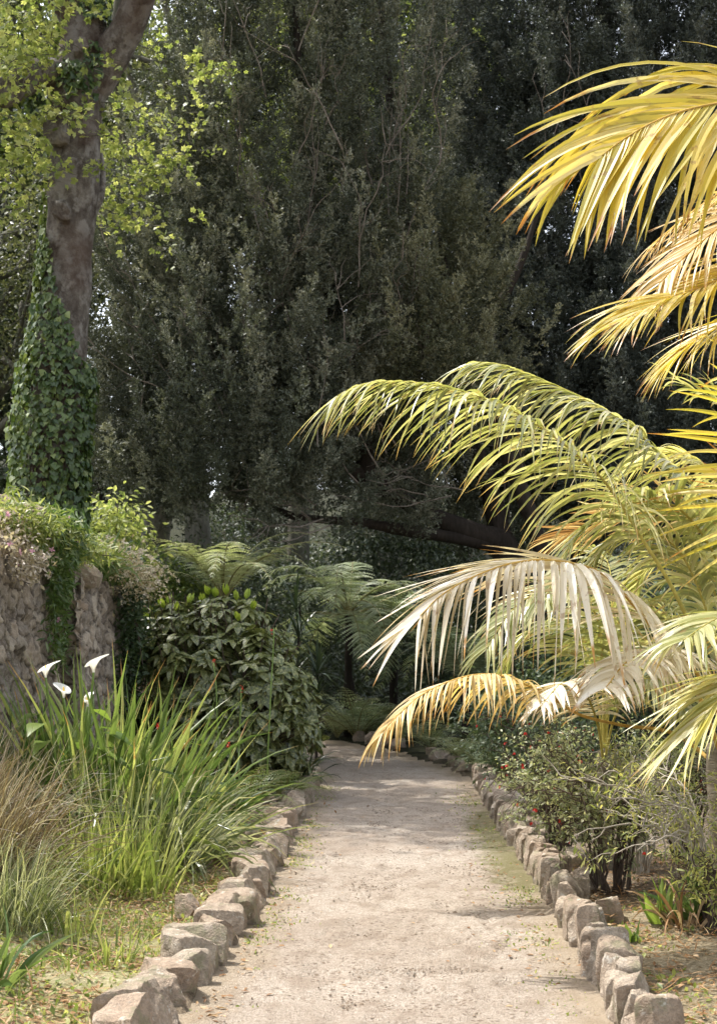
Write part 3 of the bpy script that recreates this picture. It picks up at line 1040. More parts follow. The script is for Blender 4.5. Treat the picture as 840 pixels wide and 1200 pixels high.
yew('yew_tree', 'tall blue-green yew behind the palms at the upper right', G(4.5, 28),
    [([(690, 690, 28), (690, 560, 27.6), (700, 300, 27.4), (710, -60, 27.2)], [.4, .34, .24, .12]),
     ([(690, 520, 27.6), (620, 400, 27), (590, 250, 26.6)], [.2, .13, .06])],
    [(625, 26.6, 560, 60, 62, 0), (690, 26.0, 600, -190, 88, 0), (790, 25.6, 620, -190, 98, 0), (880, 25, 640, -190, 90, 0), (480, 27.5, 420, -190, 72, 0), (600, 27.6, 330, -190, 60, 14), (655, 25.6, 590, 330, 66, 0), (740, 25, 640, 420, 80, 0), (830, 27, 640, -230, 110, 0), (730, 27.5, 640, -230, 100, 0), (620, 28.5, 620, -230, 90, 0), (800, 26, 640, 200, 90, 0)],
    MAT['yew_blue'], 13, twigs=[((620, 600, 25.2), (610, 460, 24.8), 5, 22, .016), ((690, 280, 25.4), (690, 120, 25.2), 6, 40, .014)], sprig=.12)

# oaks and woodland beyond
tree('oak_tree', 'olive oak with twisting grey branches behind the plane tree', G(-4.2, 28), P(215, 0, 28), .34, P(200, 60, 27.5), (3.6, 3., 3.4), 15, 8, 34, .1, MAT['bark_grey'], MAT['oak'], seed=31, amp=.22, clump=.3)
tree('oak_tree', 'grey-green oak at the far left edge behind the ivy trunk', G(-8.2, 27), P(-10, 130, 27), .3, P(15, 300, 26.5), (2.6, 2.4, 3.4), 14, 7, 40, .1, MAT['bark_grey'], MAT['oak'], seed=32, amp=.24, clump=.32)
def at_ground(u, D): return G((u - CU) / F_PX * D, D)


wood_l = tree('woodland_tree', 'sunlit lime-green tree beyond the gap at the top of the yews', G(1., 40), P(420, -120, 40), .35, P(440, 60, 40), (5., 4., 6.), 26, 8, 46, .2, MAT['bark_grey'], MAT['lime'], seed=33, clump=.5)
for k, (u, D, v, mt, lab) in enumerate([(235, 37, 70, 'lime', 'light green tree showing between the oak and the top of the huge yew'), (350, 42, 60, 'mid', 'green tree high behind the tip of the huge yew'), (560, 41, 60, 'mid', 'green tree filling the gap between the huge yew and the blue-green yew'), (20, 36, 110, 'mid', 'green tree behind the left limb of the plane tree')]):
    tree('woodland_tree', lab, at_ground(u, D), P(u, v - 120, D), .34, P(u, v, D), (3.6, 2.6, 5.4), 24, 8, 46, .19, MAT['bark_grey'], MAT[mt], seed=140 + k, clump=.5)
WOOD = [(60, 38, 1., 'far behind the ivy-clad plane tree'), (250, 36, .95, 'far behind the left side of the huge yew'), (520, 36, .9, 'far behind the trunk of the huge yew'), (690, 38, 1.05, 'far behind the blue-green yew'),
        (860, 36, 1., 'far behind the palms at the right edge'), (-80, 34, 1.1, 'beyond the oaks at the left edge'), (400, 38, .65, 'glimpsed low beyond the end of the path'),
        (150, 45, 1.25, 'filling the gap between plane tree and yew'), (330, 46, 1.3, 'high behind the top of the huge yew'), (610, 46, 1.3, 'high behind the gap between the two tall yews'), (780, 45, 1.3, 'high behind the blue-green yew'), (20, 46, 1.3, 'high behind the oak at the left edge'),
        (470, 45, 1.1, 'behind the sunlit lime-green tree'), (600, 32, .5, 'low behind the withered palm frond'), (300, 33, .55, 'low behind the pale tree fern'), (500, 39, .65, 'low between the two grey-green tree ferns'), (730, 32, .6, 'low behind the young palm'), (-20, 31, 1.0, 'right behind the oak at the left edge'), (560, 33, .8, 'behind the leaning limb of the huge yew'), (30, 40, 1.3, 'high behind the fork of the plane tree')]
first = None
for k, (u, D, sx, where) in enumerate(WOOD):
    x = (u - CU) / F_PX * D
    lab = 'dark woodland tree ' + where
    if first is None:
        g = G(x, D)
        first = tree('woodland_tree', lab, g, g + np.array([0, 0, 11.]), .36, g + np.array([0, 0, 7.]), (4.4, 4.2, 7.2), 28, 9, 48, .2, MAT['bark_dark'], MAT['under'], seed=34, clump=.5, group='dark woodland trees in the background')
    else:
        c = copy_tree(first)
        c.location = G(x, D)
        c.rotation_euler.z = 1.3 * k
        c.scale = (sx, sx, sx)
        c['label'] = lab


# ------------------------------------------------------------------ shrubs and ferns
def shrub(name, label, base, size, n_clump, leaves, leaf, mat, tp=LEAF, cat='shrub', group=None, seed=1, clump=.12, stem=None, n_stem=9, hollow=.6, down=.35):
    global rng
    keep = rng
    rng = np.random.default_rng(seed)
    t = thing(name, base, label, cat, group)
    base, size = np.asarray(base, float), np.asarray(size, float)
    d = nz(rng.normal(size=(n_clump, 3)) * np.array([1, 1, .9]))
    d[:, 2] = np.abs(d[:, 2]) * 1.0 - .35 * (U(0, 1, n_clump) < .4)
    cen = base + np.array([0, 0, size[2] * .42]) + d * size * np.array([.5, .5, .58]) * (U(hollow, 1, n_clump) * (1 + .18 * vnoise(d * 2.5 + seed)))[:, None]
    cen[:, 2] = np.maximum(cen[:, 2], base[2] + leaf * .6)
    A = Acc()
    leaf_cluster(A, tp, cen, leaves, clump, leaf, down=down)
    A.build('foliage', mat, t)
    S = Acc()
    for k in range(n_stem):
        e = cen[rng.integers(0, n_clump)]
        tube(S, wander(base + np.array([U(-.06, .06), U(-.06, .06), -.05]), e, 8, .12), np.linspace(.018, .005, 8), 5)
    S.build('stem', stem or MAT['stem'], t, smooth=True)
    rng = keep
    return t


def fern_mesh(L, npin, plen, arch, mat, fine=9, seed=0, stalk=.14):
    global rng
    keep = rng
    rng = np.random.default_rng(seed)
    s = np.linspace(0, 1, 40)
    th = math.radians(74) - arch * s ** 1.3
    y, z = np.cumsum(np.cos(th)) * L / 40, np.cumsum(np.sin(th)) * L / 40
    c = np.stack([.05 * L * np.sin(s * 3 + seed) * s, y, z], -1)
    St = Acc()
    tube(St, c[::2], np.linspace(.011, .002, 20) * L ** .5, 5)
    T = nz(np.gradient(c, axis=0))
    A = Acc()
    tt = np.linspace(stalk, .99, npin)
    ii = (tt * 39).astype(int)
    for sg in (-1, 1):
        b, tg = c[ii], T[ii]
        side = nz(np.cross(tg, np.array([0, 0, 1.]))) * sg
        up = np.cross(side * sg, tg)
        fwd = .25 + .6 * tt
        d = nz(side + tg * fwd[:, None] + up * .12 + rng.normal(size=b.shape) * .05)
        ln = plen * np.clip(np.minimum((tt - stalk) * 4.5 + .45, (1.02 - tt) * 1.9 + .04), 0, 1) * U(.9, 1.05, npin)
        # pinnules along every pinna
        K = fine
        f = (np.arange(K) + .5) / K
        droop = .35
        pb = b[:, None] + d[:, None] * (ln[:, None] * f)[..., None] + np.array([0, 0, -1.]) * (droop * ln[:, None] * f ** 2)[..., None]
        w = L / npin * .5 * (1 - f * .7)[None] * np.clip(ln / plen, .3, 1)[:, None]
        for s2 in (-1, 1):
            pd = nz(np.cross(d, up))[:, None] * s2 + d[:, None] * .45 + np.array([0, 0, -.25])
            pd = np.broadcast_to(pd, pb.shape)
            strips(A, pb.reshape(-1, 3), pd.reshape(-1, 3), np.repeat(up, K, 0), w.ravel(), (ln[:, None] / K * .95 * np.ones(K)).ravel(), .2, segs=2, fold=None,
                   prof=lambda x: np.array([.7, .85, .1]), rnd=np.repeat(U(0, 1, npin), K))
    rng = keep
    return A, St


FERN_CACHE = {}


def fern(name, label, base, n, L, plen, arch, mat, npin=22, fine=8, tilt=(0, .5), trunk=0., group=None, az=None, seed=0, cat='fern'):
    key = (L, npin, plen, arch, mat.name, fine)
    t = thing(name, base, label, cat, group)
    if trunk:
        A = Acc()
        pts = np.array([[0, 0, -.2], [0.02, 0, trunk * .5], [0, .03, trunk]]) + np.asarray(base)
        c = catmull(pts, 24)
        tube(A, c, np.linspace(.1, .07, 24), 14, rough=.35, seed=seed)
        A.build('trunk', MAT['bark_dark'], t, smooth=True)
    if key not in FERN_CACHE:
        ml = []
        for k in range(3):
            A, S = fern_mesh(L, npin, plen, arch * (.85 + .2 * k), mat, fine, k + 1)
            o, s = S.build('frond', MAT['fernstem'], smooth=True), A.build('foliage', mat)
            ml.append((o.data, s.data))
            bpy.data.objects.remove(o); bpy.data.objects.remove(s)
        FERN_CACHE[key] = ml
    r = np.random.default_rng(seed + 100)
    for k in range(n):
        md, sd = FERN_CACHE[key][k % 3]
        o = bpy.data.objects.new('frond', md)
        COL.objects.link(o)
        o.parent = t
        o.location = (0, 0, trunk)
        a = (az[k] if az else k / n * 2 * math.pi + r.uniform(-.25, .25))
        sc = r.uniform(.8, 1.12)
        o.scale = (sc, sc, sc)
        o.rotation_euler = Matrix.Rotation(a, 3, 'Z').to_euler() if False else (Matrix.Rotation(a, 3, 'Z') @ Matrix.Rotation(-r.uniform(*tilt), 3, 'X')).to_euler()
        s = bpy.data.objects.new('foliage', sd)
        COL.objects.link(s)
        s.parent = o
    return t


def at(u, D, dz=0.):
    x = (u - CU) / F_PX * D
    return G(x, D, dz)


# tree ferns and ferns at the far end
b = at(262, 20)
fern('tree_fern', 'pale sunlit tree fern with arching fronds above the glossy laurel', b, 17, 1.95, .34, 1.6, MAT['fern_pale'], 24, 10, (-.1, .5), trunk=max(P(0, 705, 20)[2] - b[2], .4), seed=1)
b = at(408, 27.8)
fern('tree_fern', 'soft grey-green tree fern with dark trunk at the bend of the path', b, 28, 2.7, .5, 2.4, MAT['fern_grey'], 26, 10, (-.05, 1.15), trunk=max(P(0, 722, 27.8)[2] - b[2], .4), seed=2)
b = at(545, 22.5)
fern('tree_fern', 'grey-green tree fern partly hidden behind the cream palm frond', b, 16, 1.9, .45, 2.0, MAT['fern_grey'], 22, 10, (-.2, .25), trunk=1.0, seed=3)
b = at(460, 28.5)
fern('tree_fern', 'dim tree fern in the shade under the low limb of the huge yew', b, 14, 1.9, .45, 2.0, MAT['fern_grey'], 20, 8, (-.2, .3), trunk=1.7, seed=4)
for k, (u, D, n, L, mt, lab) in enumerate([
    (505, 23.3, 11, .95, 'fern_grey', 'low grey-green fern on the outer bank of the path bend'),
    (535, 20.6, 12, .95, 'fern_pale', 'low silvery fern beside the small edging rocks right of the path'),
    (562, 19.2, 11, .9, 'fern_grey', 'grey-green fern leaning over the far end of the right stone edging'),
    (590, 18.0, 11, .9, 'fern_dark', 'dark fern tucked behind the red-flowered fuchsia'),
    (470, 26, 12, 1.0, 'fern_grey', 'bushy fern where the path turns out of sight'),
    (398, 24.6, 9, .6, 'fern_pale', 'small pale fern on the left inside of the path bend'),
    (430, 27.8, 10, 1.0, 'fern_dark', 'dark fern in shade beyond the path bend'),
    (414, 26.8, 13, 1.5, 'fern_grey', 'tall fern on the outer edge of the bend hiding the foot of the tree fern'),
    (395, 27.6, 12, 1.3, 'fern_grey', 'fern at the outer edge of the bend in front of the dark fern trunk'),
    (440, 27.4, 13, 1.25, 'fern_grey', 'large fern on the outer edge of the bend beside the bushy fern'),
    (290, 13.6, 11, .75, 'fern', 'green sword fern between the iris and the glossy laurel'),
    (335, 15.0, 11, .7, 'fern', 'green fern overhanging the left stone edging at the foot of the laurel'),
    (240, 13.2, 9, .75, 'fern', 'fern half hidden behind the tall iris clump'),
    (205, 17.5, 9, 1.1, 'fern', 'bright fern on the terrace in front of the pale tree fern'),
    (355, 17, 9, .7, 'fern_dark', 'dark fern at the right foot of the glossy laurel')]):
    b = at(u, D)
    if D > 18 and xl(D) < b[0] < xr(D) + .3: b = G(xr(D) + .35, D) if u > 410 else G(xl(D) - .3, D)
    fern('fern', lab, b, n, L, L * .22, 1.55, MAT[mt], 22, 5, (-.1, .5), seed=20 + k)

def undergrowth():
    A = Acc()
    n = 5200
    y = U(20, 46, n)
    x = (U(-60, 900, n) - CU) / F_PX * y
    k = ((x > xr(np.minimum(y, 33)) + .6) | (x < xl(np.minimum(y, 33)) - .8)) & ~((x < -1.5) & (y < 19)) & ~((np.abs(x / y * F_PX + CU - 460) < 110) & (y < 28.4))
    c = np.stack([x, y, height(x, y) + U(.1, .9, n) ** 1.5 * np.where(y < 31, .5, 1.)], -1)[k]
    leaf_cluster(A, LEAF_SMALL, c, 22, .28, .13)
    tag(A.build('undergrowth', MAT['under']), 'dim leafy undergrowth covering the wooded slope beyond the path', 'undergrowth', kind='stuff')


undergrowth()


# the glossy variegated laurel: rosettes of leaves
def laurel():
    t = thing('laurel_shrub', at(268, 16.6), 'large glossy spotted laurel shrub in front of the tree ferns', 'shrub')
    A, S, Bd = Acc(), Acc(), Acc()
    base = at(268, 16.6)
    lobes = [(225, 800, 16.4, 62, 95), (300, 830, 16.2, 75, 90), (265, 775, 16.8, 75, 80), (335, 845, 16.6, 42, 60), (205, 760, 16.6, 38, 55), (255, 860, 16.1, 70, 50)]
    n = 0
    for (u, v, D, hu, hv) in lobes:
        c = P(u, v, D)
        R = np.array([hu, hu, hv]) * D / F_PX
        for k in range(105):
            d = nz(rng.normal(size=3) - np.array([0, .45, -.25]))
            if d[1] > .6: continue
            p = c + d * R * U(.86, 1.06)
            if p[2] < .15 or p[0] > xl(p[1]) + .35: continue
            ax = nz(d * .8 + np.array([0, 0, .7]) + rng.normal(size=3) * .25)
            tube(S, wander(base + (c - base) * np.array([.7, .7, .4]), p, 7, .1), np.linspace(.012, .005, 7), 4, cap=False)
            m = rng.integers(7, 11)
            e1 = nz(np.cross(ax, rng.normal(size=3)))
            e2 = np.cross(ax, e1)
            a = np.arange(m) * 2.4 + U(0, 6)
            rad = np.cos(a)[:, None] * e1 + np.sin(a)[:, None] * e2
            el = U(-.15, .6, m)[:, None]
            dd = nz(rad + ax * el + np.array([0, 0, -.35]))
            inst(A, LEAF, p - ax * U(0, .08, m)[:, None], dd, nz(ax + rad * .1), U(.13, .22, m), U(0, 1, m) * .6 + U(0, .4))
            if v < 790 and d[2] > .55 and U(0, 1) < .5:
                m2 = 6
                a = np.arange(m2) * 2.4
                rad = np.cos(a)[:, None] * e1 + np.sin(a)[:, None] * e2
                inst(Bd, LEAF, np.repeat(p[None] + ax * .02, m2, 0), nz(rad * .5 + ax), rad, U(.09, .14, m2))
    A.build('foliage', MAT['aucuba'], t)
    tag(Bd.build('foliage', MAT['bud'], t), 'bright yellow-green new shoots on top')
    S.build('stem', MAT['stem'], t)


laurel()

# shrubs of the bank and the far undergrowth
shrub('shrub', 'bright yellow-green shrub between the ivy trunk and the yew', at(128, 19.6), (1.0, 1.0, 2.1), 120, 24, .1, MAT['lime'], LEAF, seed=41, clump=.16)
shrub('shrub', 'dark leafy shrub on the bank below the left yew foliage', at(175, 20.5), (2.0, 1.6, 1.8), 150, 34, .09, MAT['mid'], LEAF_SMALL, seed=42, clump=.2)
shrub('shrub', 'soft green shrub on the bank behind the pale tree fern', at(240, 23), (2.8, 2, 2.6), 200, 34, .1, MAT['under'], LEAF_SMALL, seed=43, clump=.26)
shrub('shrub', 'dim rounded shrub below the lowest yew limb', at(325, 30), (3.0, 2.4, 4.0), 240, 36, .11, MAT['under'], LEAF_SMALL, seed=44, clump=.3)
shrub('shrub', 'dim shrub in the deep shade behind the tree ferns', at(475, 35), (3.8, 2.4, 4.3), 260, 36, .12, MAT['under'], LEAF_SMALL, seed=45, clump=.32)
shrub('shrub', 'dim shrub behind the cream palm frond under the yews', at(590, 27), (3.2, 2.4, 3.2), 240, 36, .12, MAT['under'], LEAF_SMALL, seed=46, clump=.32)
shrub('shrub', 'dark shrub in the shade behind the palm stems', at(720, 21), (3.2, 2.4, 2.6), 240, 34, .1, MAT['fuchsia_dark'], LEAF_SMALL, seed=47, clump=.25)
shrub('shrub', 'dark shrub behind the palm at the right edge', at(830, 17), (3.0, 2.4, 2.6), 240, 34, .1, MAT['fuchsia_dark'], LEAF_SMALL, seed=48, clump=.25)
shrub('shrub', 'dark bushy shrub above the right stone edging near the ferns', at(612, 16.4), (1.2, 1.1, 1.5), 140, 34, .06, MAT['fuchsia_dark'], LEAF_SMALL, seed=49, clump=.16)
shrub('shrub', 'small orange-tinged leafy shrub at the inner side of the path bend', G(-1.25, 20.4), (.9, .9, .9), 70, 16, .1, MAT['variegated'], LEAF_NARROW, seed=50, clump=.14)
shrub('shrub', 'low mottled shrub beside the path where it turns left', G(-1.9, 23.2), (1.1, 1., .9), 90, 22, .09, MAT['mid'], LEAF_SMALL, seed=51, clump=.14)


def strap_clump(name, label, base, n, L, W, spread, droop, mat, cat='plant', group=None, seed=1, foot=.12, segs=7, parent=None, part='foliage', fold=.15):
    global rng
    keep = rng
    rng = np.random.default_rng(seed)
    t = thing(name, base, label, cat, group) if parent is None else parent
    base = np.asarray(base, float)
    a = U(0, 2 * math.pi, n)
    rad = np.sqrt(U(0, 1, n)) * foot
    o = np.stack([np.cos(a), np.sin(a), a * 0], -1)
    sp = (.15 + .85 * rad / foot) * spread * U(.5, 1.2, n)
    d = nz(o * sp[:, None] + np.array([0, 0, 1.]) + rng.normal(size=(n, 3)) * .2)
    A = Acc()
    b = base + o * rad[:, None]
    b[:, 2] = height(b[:, 0], b[:, 1]) - .03 if parent is None and abs(base[2] - float(height(base[0], base[1]))) < .05 else base[2] - .03
    strips(A, b, d, nz(o + rng.normal(size=(n, 3)) * .6), L * U(.55, 1.1, n), W * U(.7, 1.2, n), droop * U(.3, 1.5, n) + np.where(U(0, 1, n) < .14, U(.8, 2.4, n), 0), rng.normal(size=(n, 3)) * .22, segs, fold=fold)
    A.build(part, mat, t)
    rng = keep
    return t


# strappy dark plants on canes beside the laurel
for k, (u, v, D, ln) in enumerate([(347, 715, 18.5, .55), (372, 790, 18.2, .5)]):
    b = at(u, D)
    t = thing('cordyline', b, ['tall thin cordyline with dark strap leaves right of the pale tree fern', 'shorter dark cordyline beside the path at the right of the laurel'][k], 'cordyline')
    S, A = Acc(), Acc()
    top = P(u, v, D)
    ps = wander(b, top, 12, .03)
    tube(S, ps, np.linspace(.022, .014, 12), 7)
    S.build('stem', MAT['bark_dark'], t, smooth=True)
    for q, m in ((top, 34), (ps[9], 26), (ps[7], 22)):
        d = nz(rng.normal(size=(m, 3)) + np.array([0, 0, .7]))
        strips(A, np.repeat(q[None], m, 0), d, np.array([0, 0, 1.]), ln * U(.7, 1.2, m), .03, U(.3, 1.1, m), segs=6)
    A.build('foliage', MAT['cordyline'], t)

# strap-leaved plants along the wall top
for k, (u, v, D, lab) in enumerate([(150, 655, 16.6, 'pale strap-leaved clump just behind the wall pier'), (190, 660, 17.0, 'broad green strap-leaved clump on the bank right of the pier'), (225, 668, 17.4, 'strap-leaved clump below the pale tree fern'),
                                    (120, 640, 15.4, 'strap-leaved clump growing behind the pointed boulder'), (170, 700, 16.9, 'dark strap-leaved clump left of the laurel top'), (95, 628, 14.6, 'grassy clump sprouting behind the hanging fern on the wall')]):
    p = P(u, v + 42, D)
    p[2] = float(height(p[0], p[1])) if p[0] < -3. or D > 16.3 else 2.4
    strap_clump('strap_plant', lab, p, 90, .62, .035, .9, 1.0, MAT['strap'], seed=60 + k, foot=.24)


# flowering cushions and hanging plants on the wall
def wall_plant(name, label, spots, mat_leaf, mat_flower, leaf, n, nf, seed, cat='plant', tp=LEAF_SMALL, flow=.03):
    global rng
    keep = rng
    rng = np.random.default_rng(seed)
    c0 = P(*spots[0][:3])
    t = thing(name, c0, label, cat)
    A, Fl, S = Acc(), Acc(), Acc()
    for (u, v, D, su, sv, dens) in spots:
        m = int(n * dens)
        c = P(u, v, D) + rng.normal(size=(m, 3)) * np.array([su * D / F_PX, .22, sv * D / F_PX])
        d = nz(rng.normal(size=(m, 3)) + np.array([.4, -.3, -.3]))
        inst(A, tp, c, d, nz(rng.normal(size=(m, 3)) * .6 + np.array([.3, -.3, .8])), leaf * U(.6, 1.3, m))
        k = int(nf * dens)
        if k:
            c = P(u, v, D) + rng.normal(size=(k, 3)) * np.array([su * D / F_PX, .22, sv * D / F_PX]) + np.array([.05, -.06, .05])
            for j in range(5):
                an = j * 1.2566
                dd = nz(np.stack([np.full(k, math.cos(an)), np.full(k, -.3), np.full(k, math.sin(an))], -1) + rng.normal(size=(k, 3)) * .2)
                inst(Fl, LEAF_SMALL, c, dd, np.array([0.1, -1., .4]), flow * U(.8, 1.2, k))
        for j in range(int(8 * dens)):
            e = P(u, v, D) + rng.normal(size=3) * np.array([su, 0, sv]) * D / F_PX
            tube(S, wander(P(u, v, D), e, 5, .2), .005, 4, cap=False)
    A.build('foliage', mat_leaf, t)
    if nf: Fl.build('blossom', mat_flower, t)
    S.build('stem', MAT['stem'], t)
    rng = keep


wall_plant('hanging_plant', 'dark green hanging plant spilling down the wall beside the pier', [(64, 615, 12.9, 13, 9, 1.2), (78, 640, 12.95, 7, 13, .9), (72, 675, 13.1, 3.5, 18, .5), (68, 715, 13.15, 2.5, 20, .3), (71, 755, 13.2, 2, 16, .16)], MAT['strap'], MAT['petalpink'], .09, 1300, 4, 81, tp=LEAF_NARROW)
wall_plant('flowering_plant', 'pinkish flowering cushion plant hanging over the wall top at the left edge', [(10, 640, 11.5, 13, 11, .7), (28, 668, 11.7, 11, 8, .5), (8, 612, 11.6, 10, 9, .5), (40, 655, 11.9, 8, 8, .35)], MAT['pink'], MAT['petalpink'], .045, 620, 5, 82)
wall_plant('flowering_plant', 'pale buff flowering cushion plant over the far end of the pier', [(138, 660, 15.2, 14, 12, 1.), (165, 680, 15.6, 16, 14, .9), (120, 652, 14.9, 10, 8, .5)], MAT['straw'], MAT['pink'], .045, 800, 60, 83)
wall_plant('creeper', 'yellow-green creeper crowning the wall top at the left edge', [(12, 604, 11.8, 14, 11, 1.3), (40, 616, 12.2, 14, 10, 1.3), (70, 626, 12.8, 12, 9, 1.), (100, 642, 13.6, 12, 8, .9), (125, 650, 14.6, 9, 6, .6)], MAT['greengrass'], MAT['yellow'], .08, 800, 0, 84, tp=LEAF_NARROW)
wall_plant('trailing_plant', 'dark trailing plant hiding the corner between pier and laurel', [(152, 700, 15.9, 9, 26, 1.), (158, 760, 16., 9, 30, 1.), (150, 800, 15.9, 8, 24, .6)], MAT['fern_dark'], MAT['white'], .07, 900, 6, 85)

# ------------------------------------------------------------------ the left bed
strap_clump('iris_clump', 'tall sword-leaved iris clump with yellow-green blades by the wall', at(115, 10.4), 190, 1.45, .042, .55, .22, MAT['iris'], seed=90, foot=.42)
strap_clump('iris_clump', 'dark sword-leaved iris clump at the left edge behind the brown grass', at(28, 10.3), 90, 1.15, .04, .5, .25, MAT['strap'], seed=91, foot=.3)
strap_clump('iris_clump', 'leaning iris clump with wide pale blades right of the white lilies', at(165, 11.2), 90, 1.3, .042, .75, .35, MAT['iris'], seed=92, foot=.35)
strap_clump('sedge_clump', 'arching pale sedge clump hanging toward the left stone edging', at(185, 10.0), 330, 1.0, .015, .9, 1.35, MAT['sedge'], seed=93, foot=.3, fold=None)
strap_clump('sedge_clump', 'fine green sedge clump in front of the iris', at(140, 9.5), 130, .95, .013, .5, .35, MAT['sedge'], seed=94, foot=.26, fold=None)
strap_clump('grass_clump', 'bright green upright grass clump next to the left edging stones', at(160, 8.9), 150, .55, .018, .35, .25, MAT['greengrass'], seed=95, foot=.24)
strap_clump('grass_clump', 'green grass clump beneath the fine sedge', at(100, 8.6), 150, .6, .015, .4, .3, MAT['greengrass'], seed=96, foot=.22)
strap_clump('strap_plant', 'glossy strap-leaved clump leaning over the left edging stones', at(215, 10.7), 90, .75, .03, .6, .7, MAT['iris'], seed=97, foot=.2)
strap_clump('strap_plant', 'dark strap-leaved clump between iris and fern', at(240, 12.4), 90, .85, .026, .8, .8, MAT['strap'], seed=98, foot=.2)
strap_clump('strap_plant', 'strap-leaved clump drooping over the path at the foot of the laurel', G(-.75, 16.9), 70, .7, .022, .9, 1.1, MAT['cordyline'], seed=99, foot=.15)
strap_clump('brown_grass_clump', 'large fountain of brown rusty grass at the lower left', at(-60, 7.9), 2200, 1.05, .006, .42, .8, MAT['browngrass'], seed=100, foot=.36, fold=None, cat='grass clump')
strap_clump('brown_grass_clump', 'smaller brown-green grass clump in front of the rusty grass fountain', at(0, 7.3), 700, .62, .005, .45, .9, MAT['sedge'], seed=101, foot=.22, fold=None, cat='grass clump')
strap_clump('grass_clump', 'sparse green grass tuft between the brown grass and the left edging', at(78, 7.4), 40, .36, .014, .5, .5, MAT['greengrass'], seed=131, foot=.2)
strap_clump('grass_clump', 'thin grass tuft standing on the straw in front of the brown grass', at(120, 7.0), 30, .26, .012, .5, .5, MAT['greengrass'], seed=132, foot=.18)
strap_clump('strap_plant', 'green leafy sprout in the lower left corner', at(-8, 6.3), 26, .38, .03, .9, .6, MAT['strap'], seed=102, foot=.1)


def calla(u, v, D, yaw, label, s=1., bud=False):
    b = at(u + (15 if u < 90 else -25), D + .1)
    t = thing('calla_lily', b, label, 'lily', 'white calla lilies by the wall')
    S, A, Y, Lf = Acc(), Acc(), Acc(), Acc()
    top = P(u, v + 22, D)
    tube(S, catmull([b, b * .45 + top * .55 + np.array([.02, 0, .03]), top], 16), np.linspace(.011, .008, 16), 8)
    S.build('stem', MAT['stemgreen'], t, smooth=True)
    n, m = 20, 14
    th = np.linspace(-math.pi * 1.02, math.pi * 1.02, n)
    q = np.linspace(0, 1, m)
    TH, Q_ = np.meshgrid(th, q, indexing='ij')
    r = .008 + .05 * Q_ ** 1.7 * (1 + .25 * (np.cos(TH) > 0) * np.cos(TH)) * (.5 if bud else 1.)
    z = .13 * Q_ * (.82 + .18 * np.cos(TH)) - .02 * Q_ ** 5 * (1.5 - np.cos(TH))
    V = np.stack([np.cos(TH) * r + .035 * Q_ ** 4 * np.maximum(np.cos(TH), 0), np.sin(TH) * r, z], -1) * s
    c, sn = math.cos(yaw), math.sin(yaw)
    V = np.stack([V[..., 0] * c - V[..., 1] * sn, V[..., 0] * sn + V[..., 1] * c, V[..., 2]], -1) + top
    i = np.arange(n * m).reshape(n, m)
    A.add(V, np.stack([i[:-1, :-1], i[1:, :-1], i[1:, 1:], i[:-1, 1:]], -1).reshape(-1, 4))
    f = A.build('flower', MAT['white'], t, smooth=True)
    tube(Y, [top + np.array([0, 0, .02]), top + np.array([0, 0, .05]), top + np.array([0, 0, .085 * s])], [.006, .007, .004], 8)
    Y.build('spadix', MAT['yellow'], f, smooth=True)
    for k in range(3):
        a = U(0, 6.28)
        d = np.array([math.cos(a), math.sin(a) - .3, 0])
        e = b + np.array([0, 0, U(.6, 1.0)]) + d * .22
        tube(Lf, catmull([b, b * .5 + e * .5 + d * -.03, e], 8), .008, 5)
        inst(Lf, leaf_template([.3, .62, .6, .42, .2, .02], .12, .3), [e], nz(d + np.array([0, 0, -.1])), [0, 0, 1.], U(.18, .28))
    Lf.build('foliage', MAT['broad'], t, smooth=True)


calla(54, 772, 9.9, .5, 'white calla lily flower leaning at the left against the wall')
calla(110, 766, 10.1, -.2, 'white calla lily on the right, flaring wide, highest of the lilies', 1.1)
calla(75, 796, 9.8, 2.4, 'white calla lily between the left and right lilies, set lower', .9)
calla(103, 806, 10.2, 1.2, 'white calla lily half hidden among blades below the highest lily', .9, True)

# red-tipped flower stalks
STK = ['red-tipped flower stalk highest above the laurel top', 'red-tipped flower stalk in front of the left half of the laurel', 'red-tipped stalk low in front of the laurel middle', 'red-tipped stalk leaning toward the path beside the left edging', 'short red-tipped stalk close to the iris clump']
for k, (u, v, D, ub) in enumerate([(319, 740, 14.6, 312), (251, 776, 14.2, 258), (284, 808, 14., 280), (268, 875, 11.2, 262), (186, 852, 10.8, 190)]):
    b, tp = at(ub, D), P(u, v, D)
    t = thing('flower_stalk', b, STK[k], 'flower', 'red-tipped flower stalks left of the path')
    S, R_ = Acc(), Acc()
    tube(S, wander(b, tp, 14, .02), np.linspace(.011, .006, 14), 6)
    S.build('stem', MAT['stemgreen'], t, smooth=True)
    m = 22
    c = tp + rng.normal(size=(m, 3)) * np.array([.007, .007, .014])
    inst(R_, LEAF_SMALL, c, nz(rng.normal(size=(m, 3)) + np.array([0, 0, .4])), rng.normal(size=(m, 3)), .015)
    R_.build('flower', MAT['red'], t)


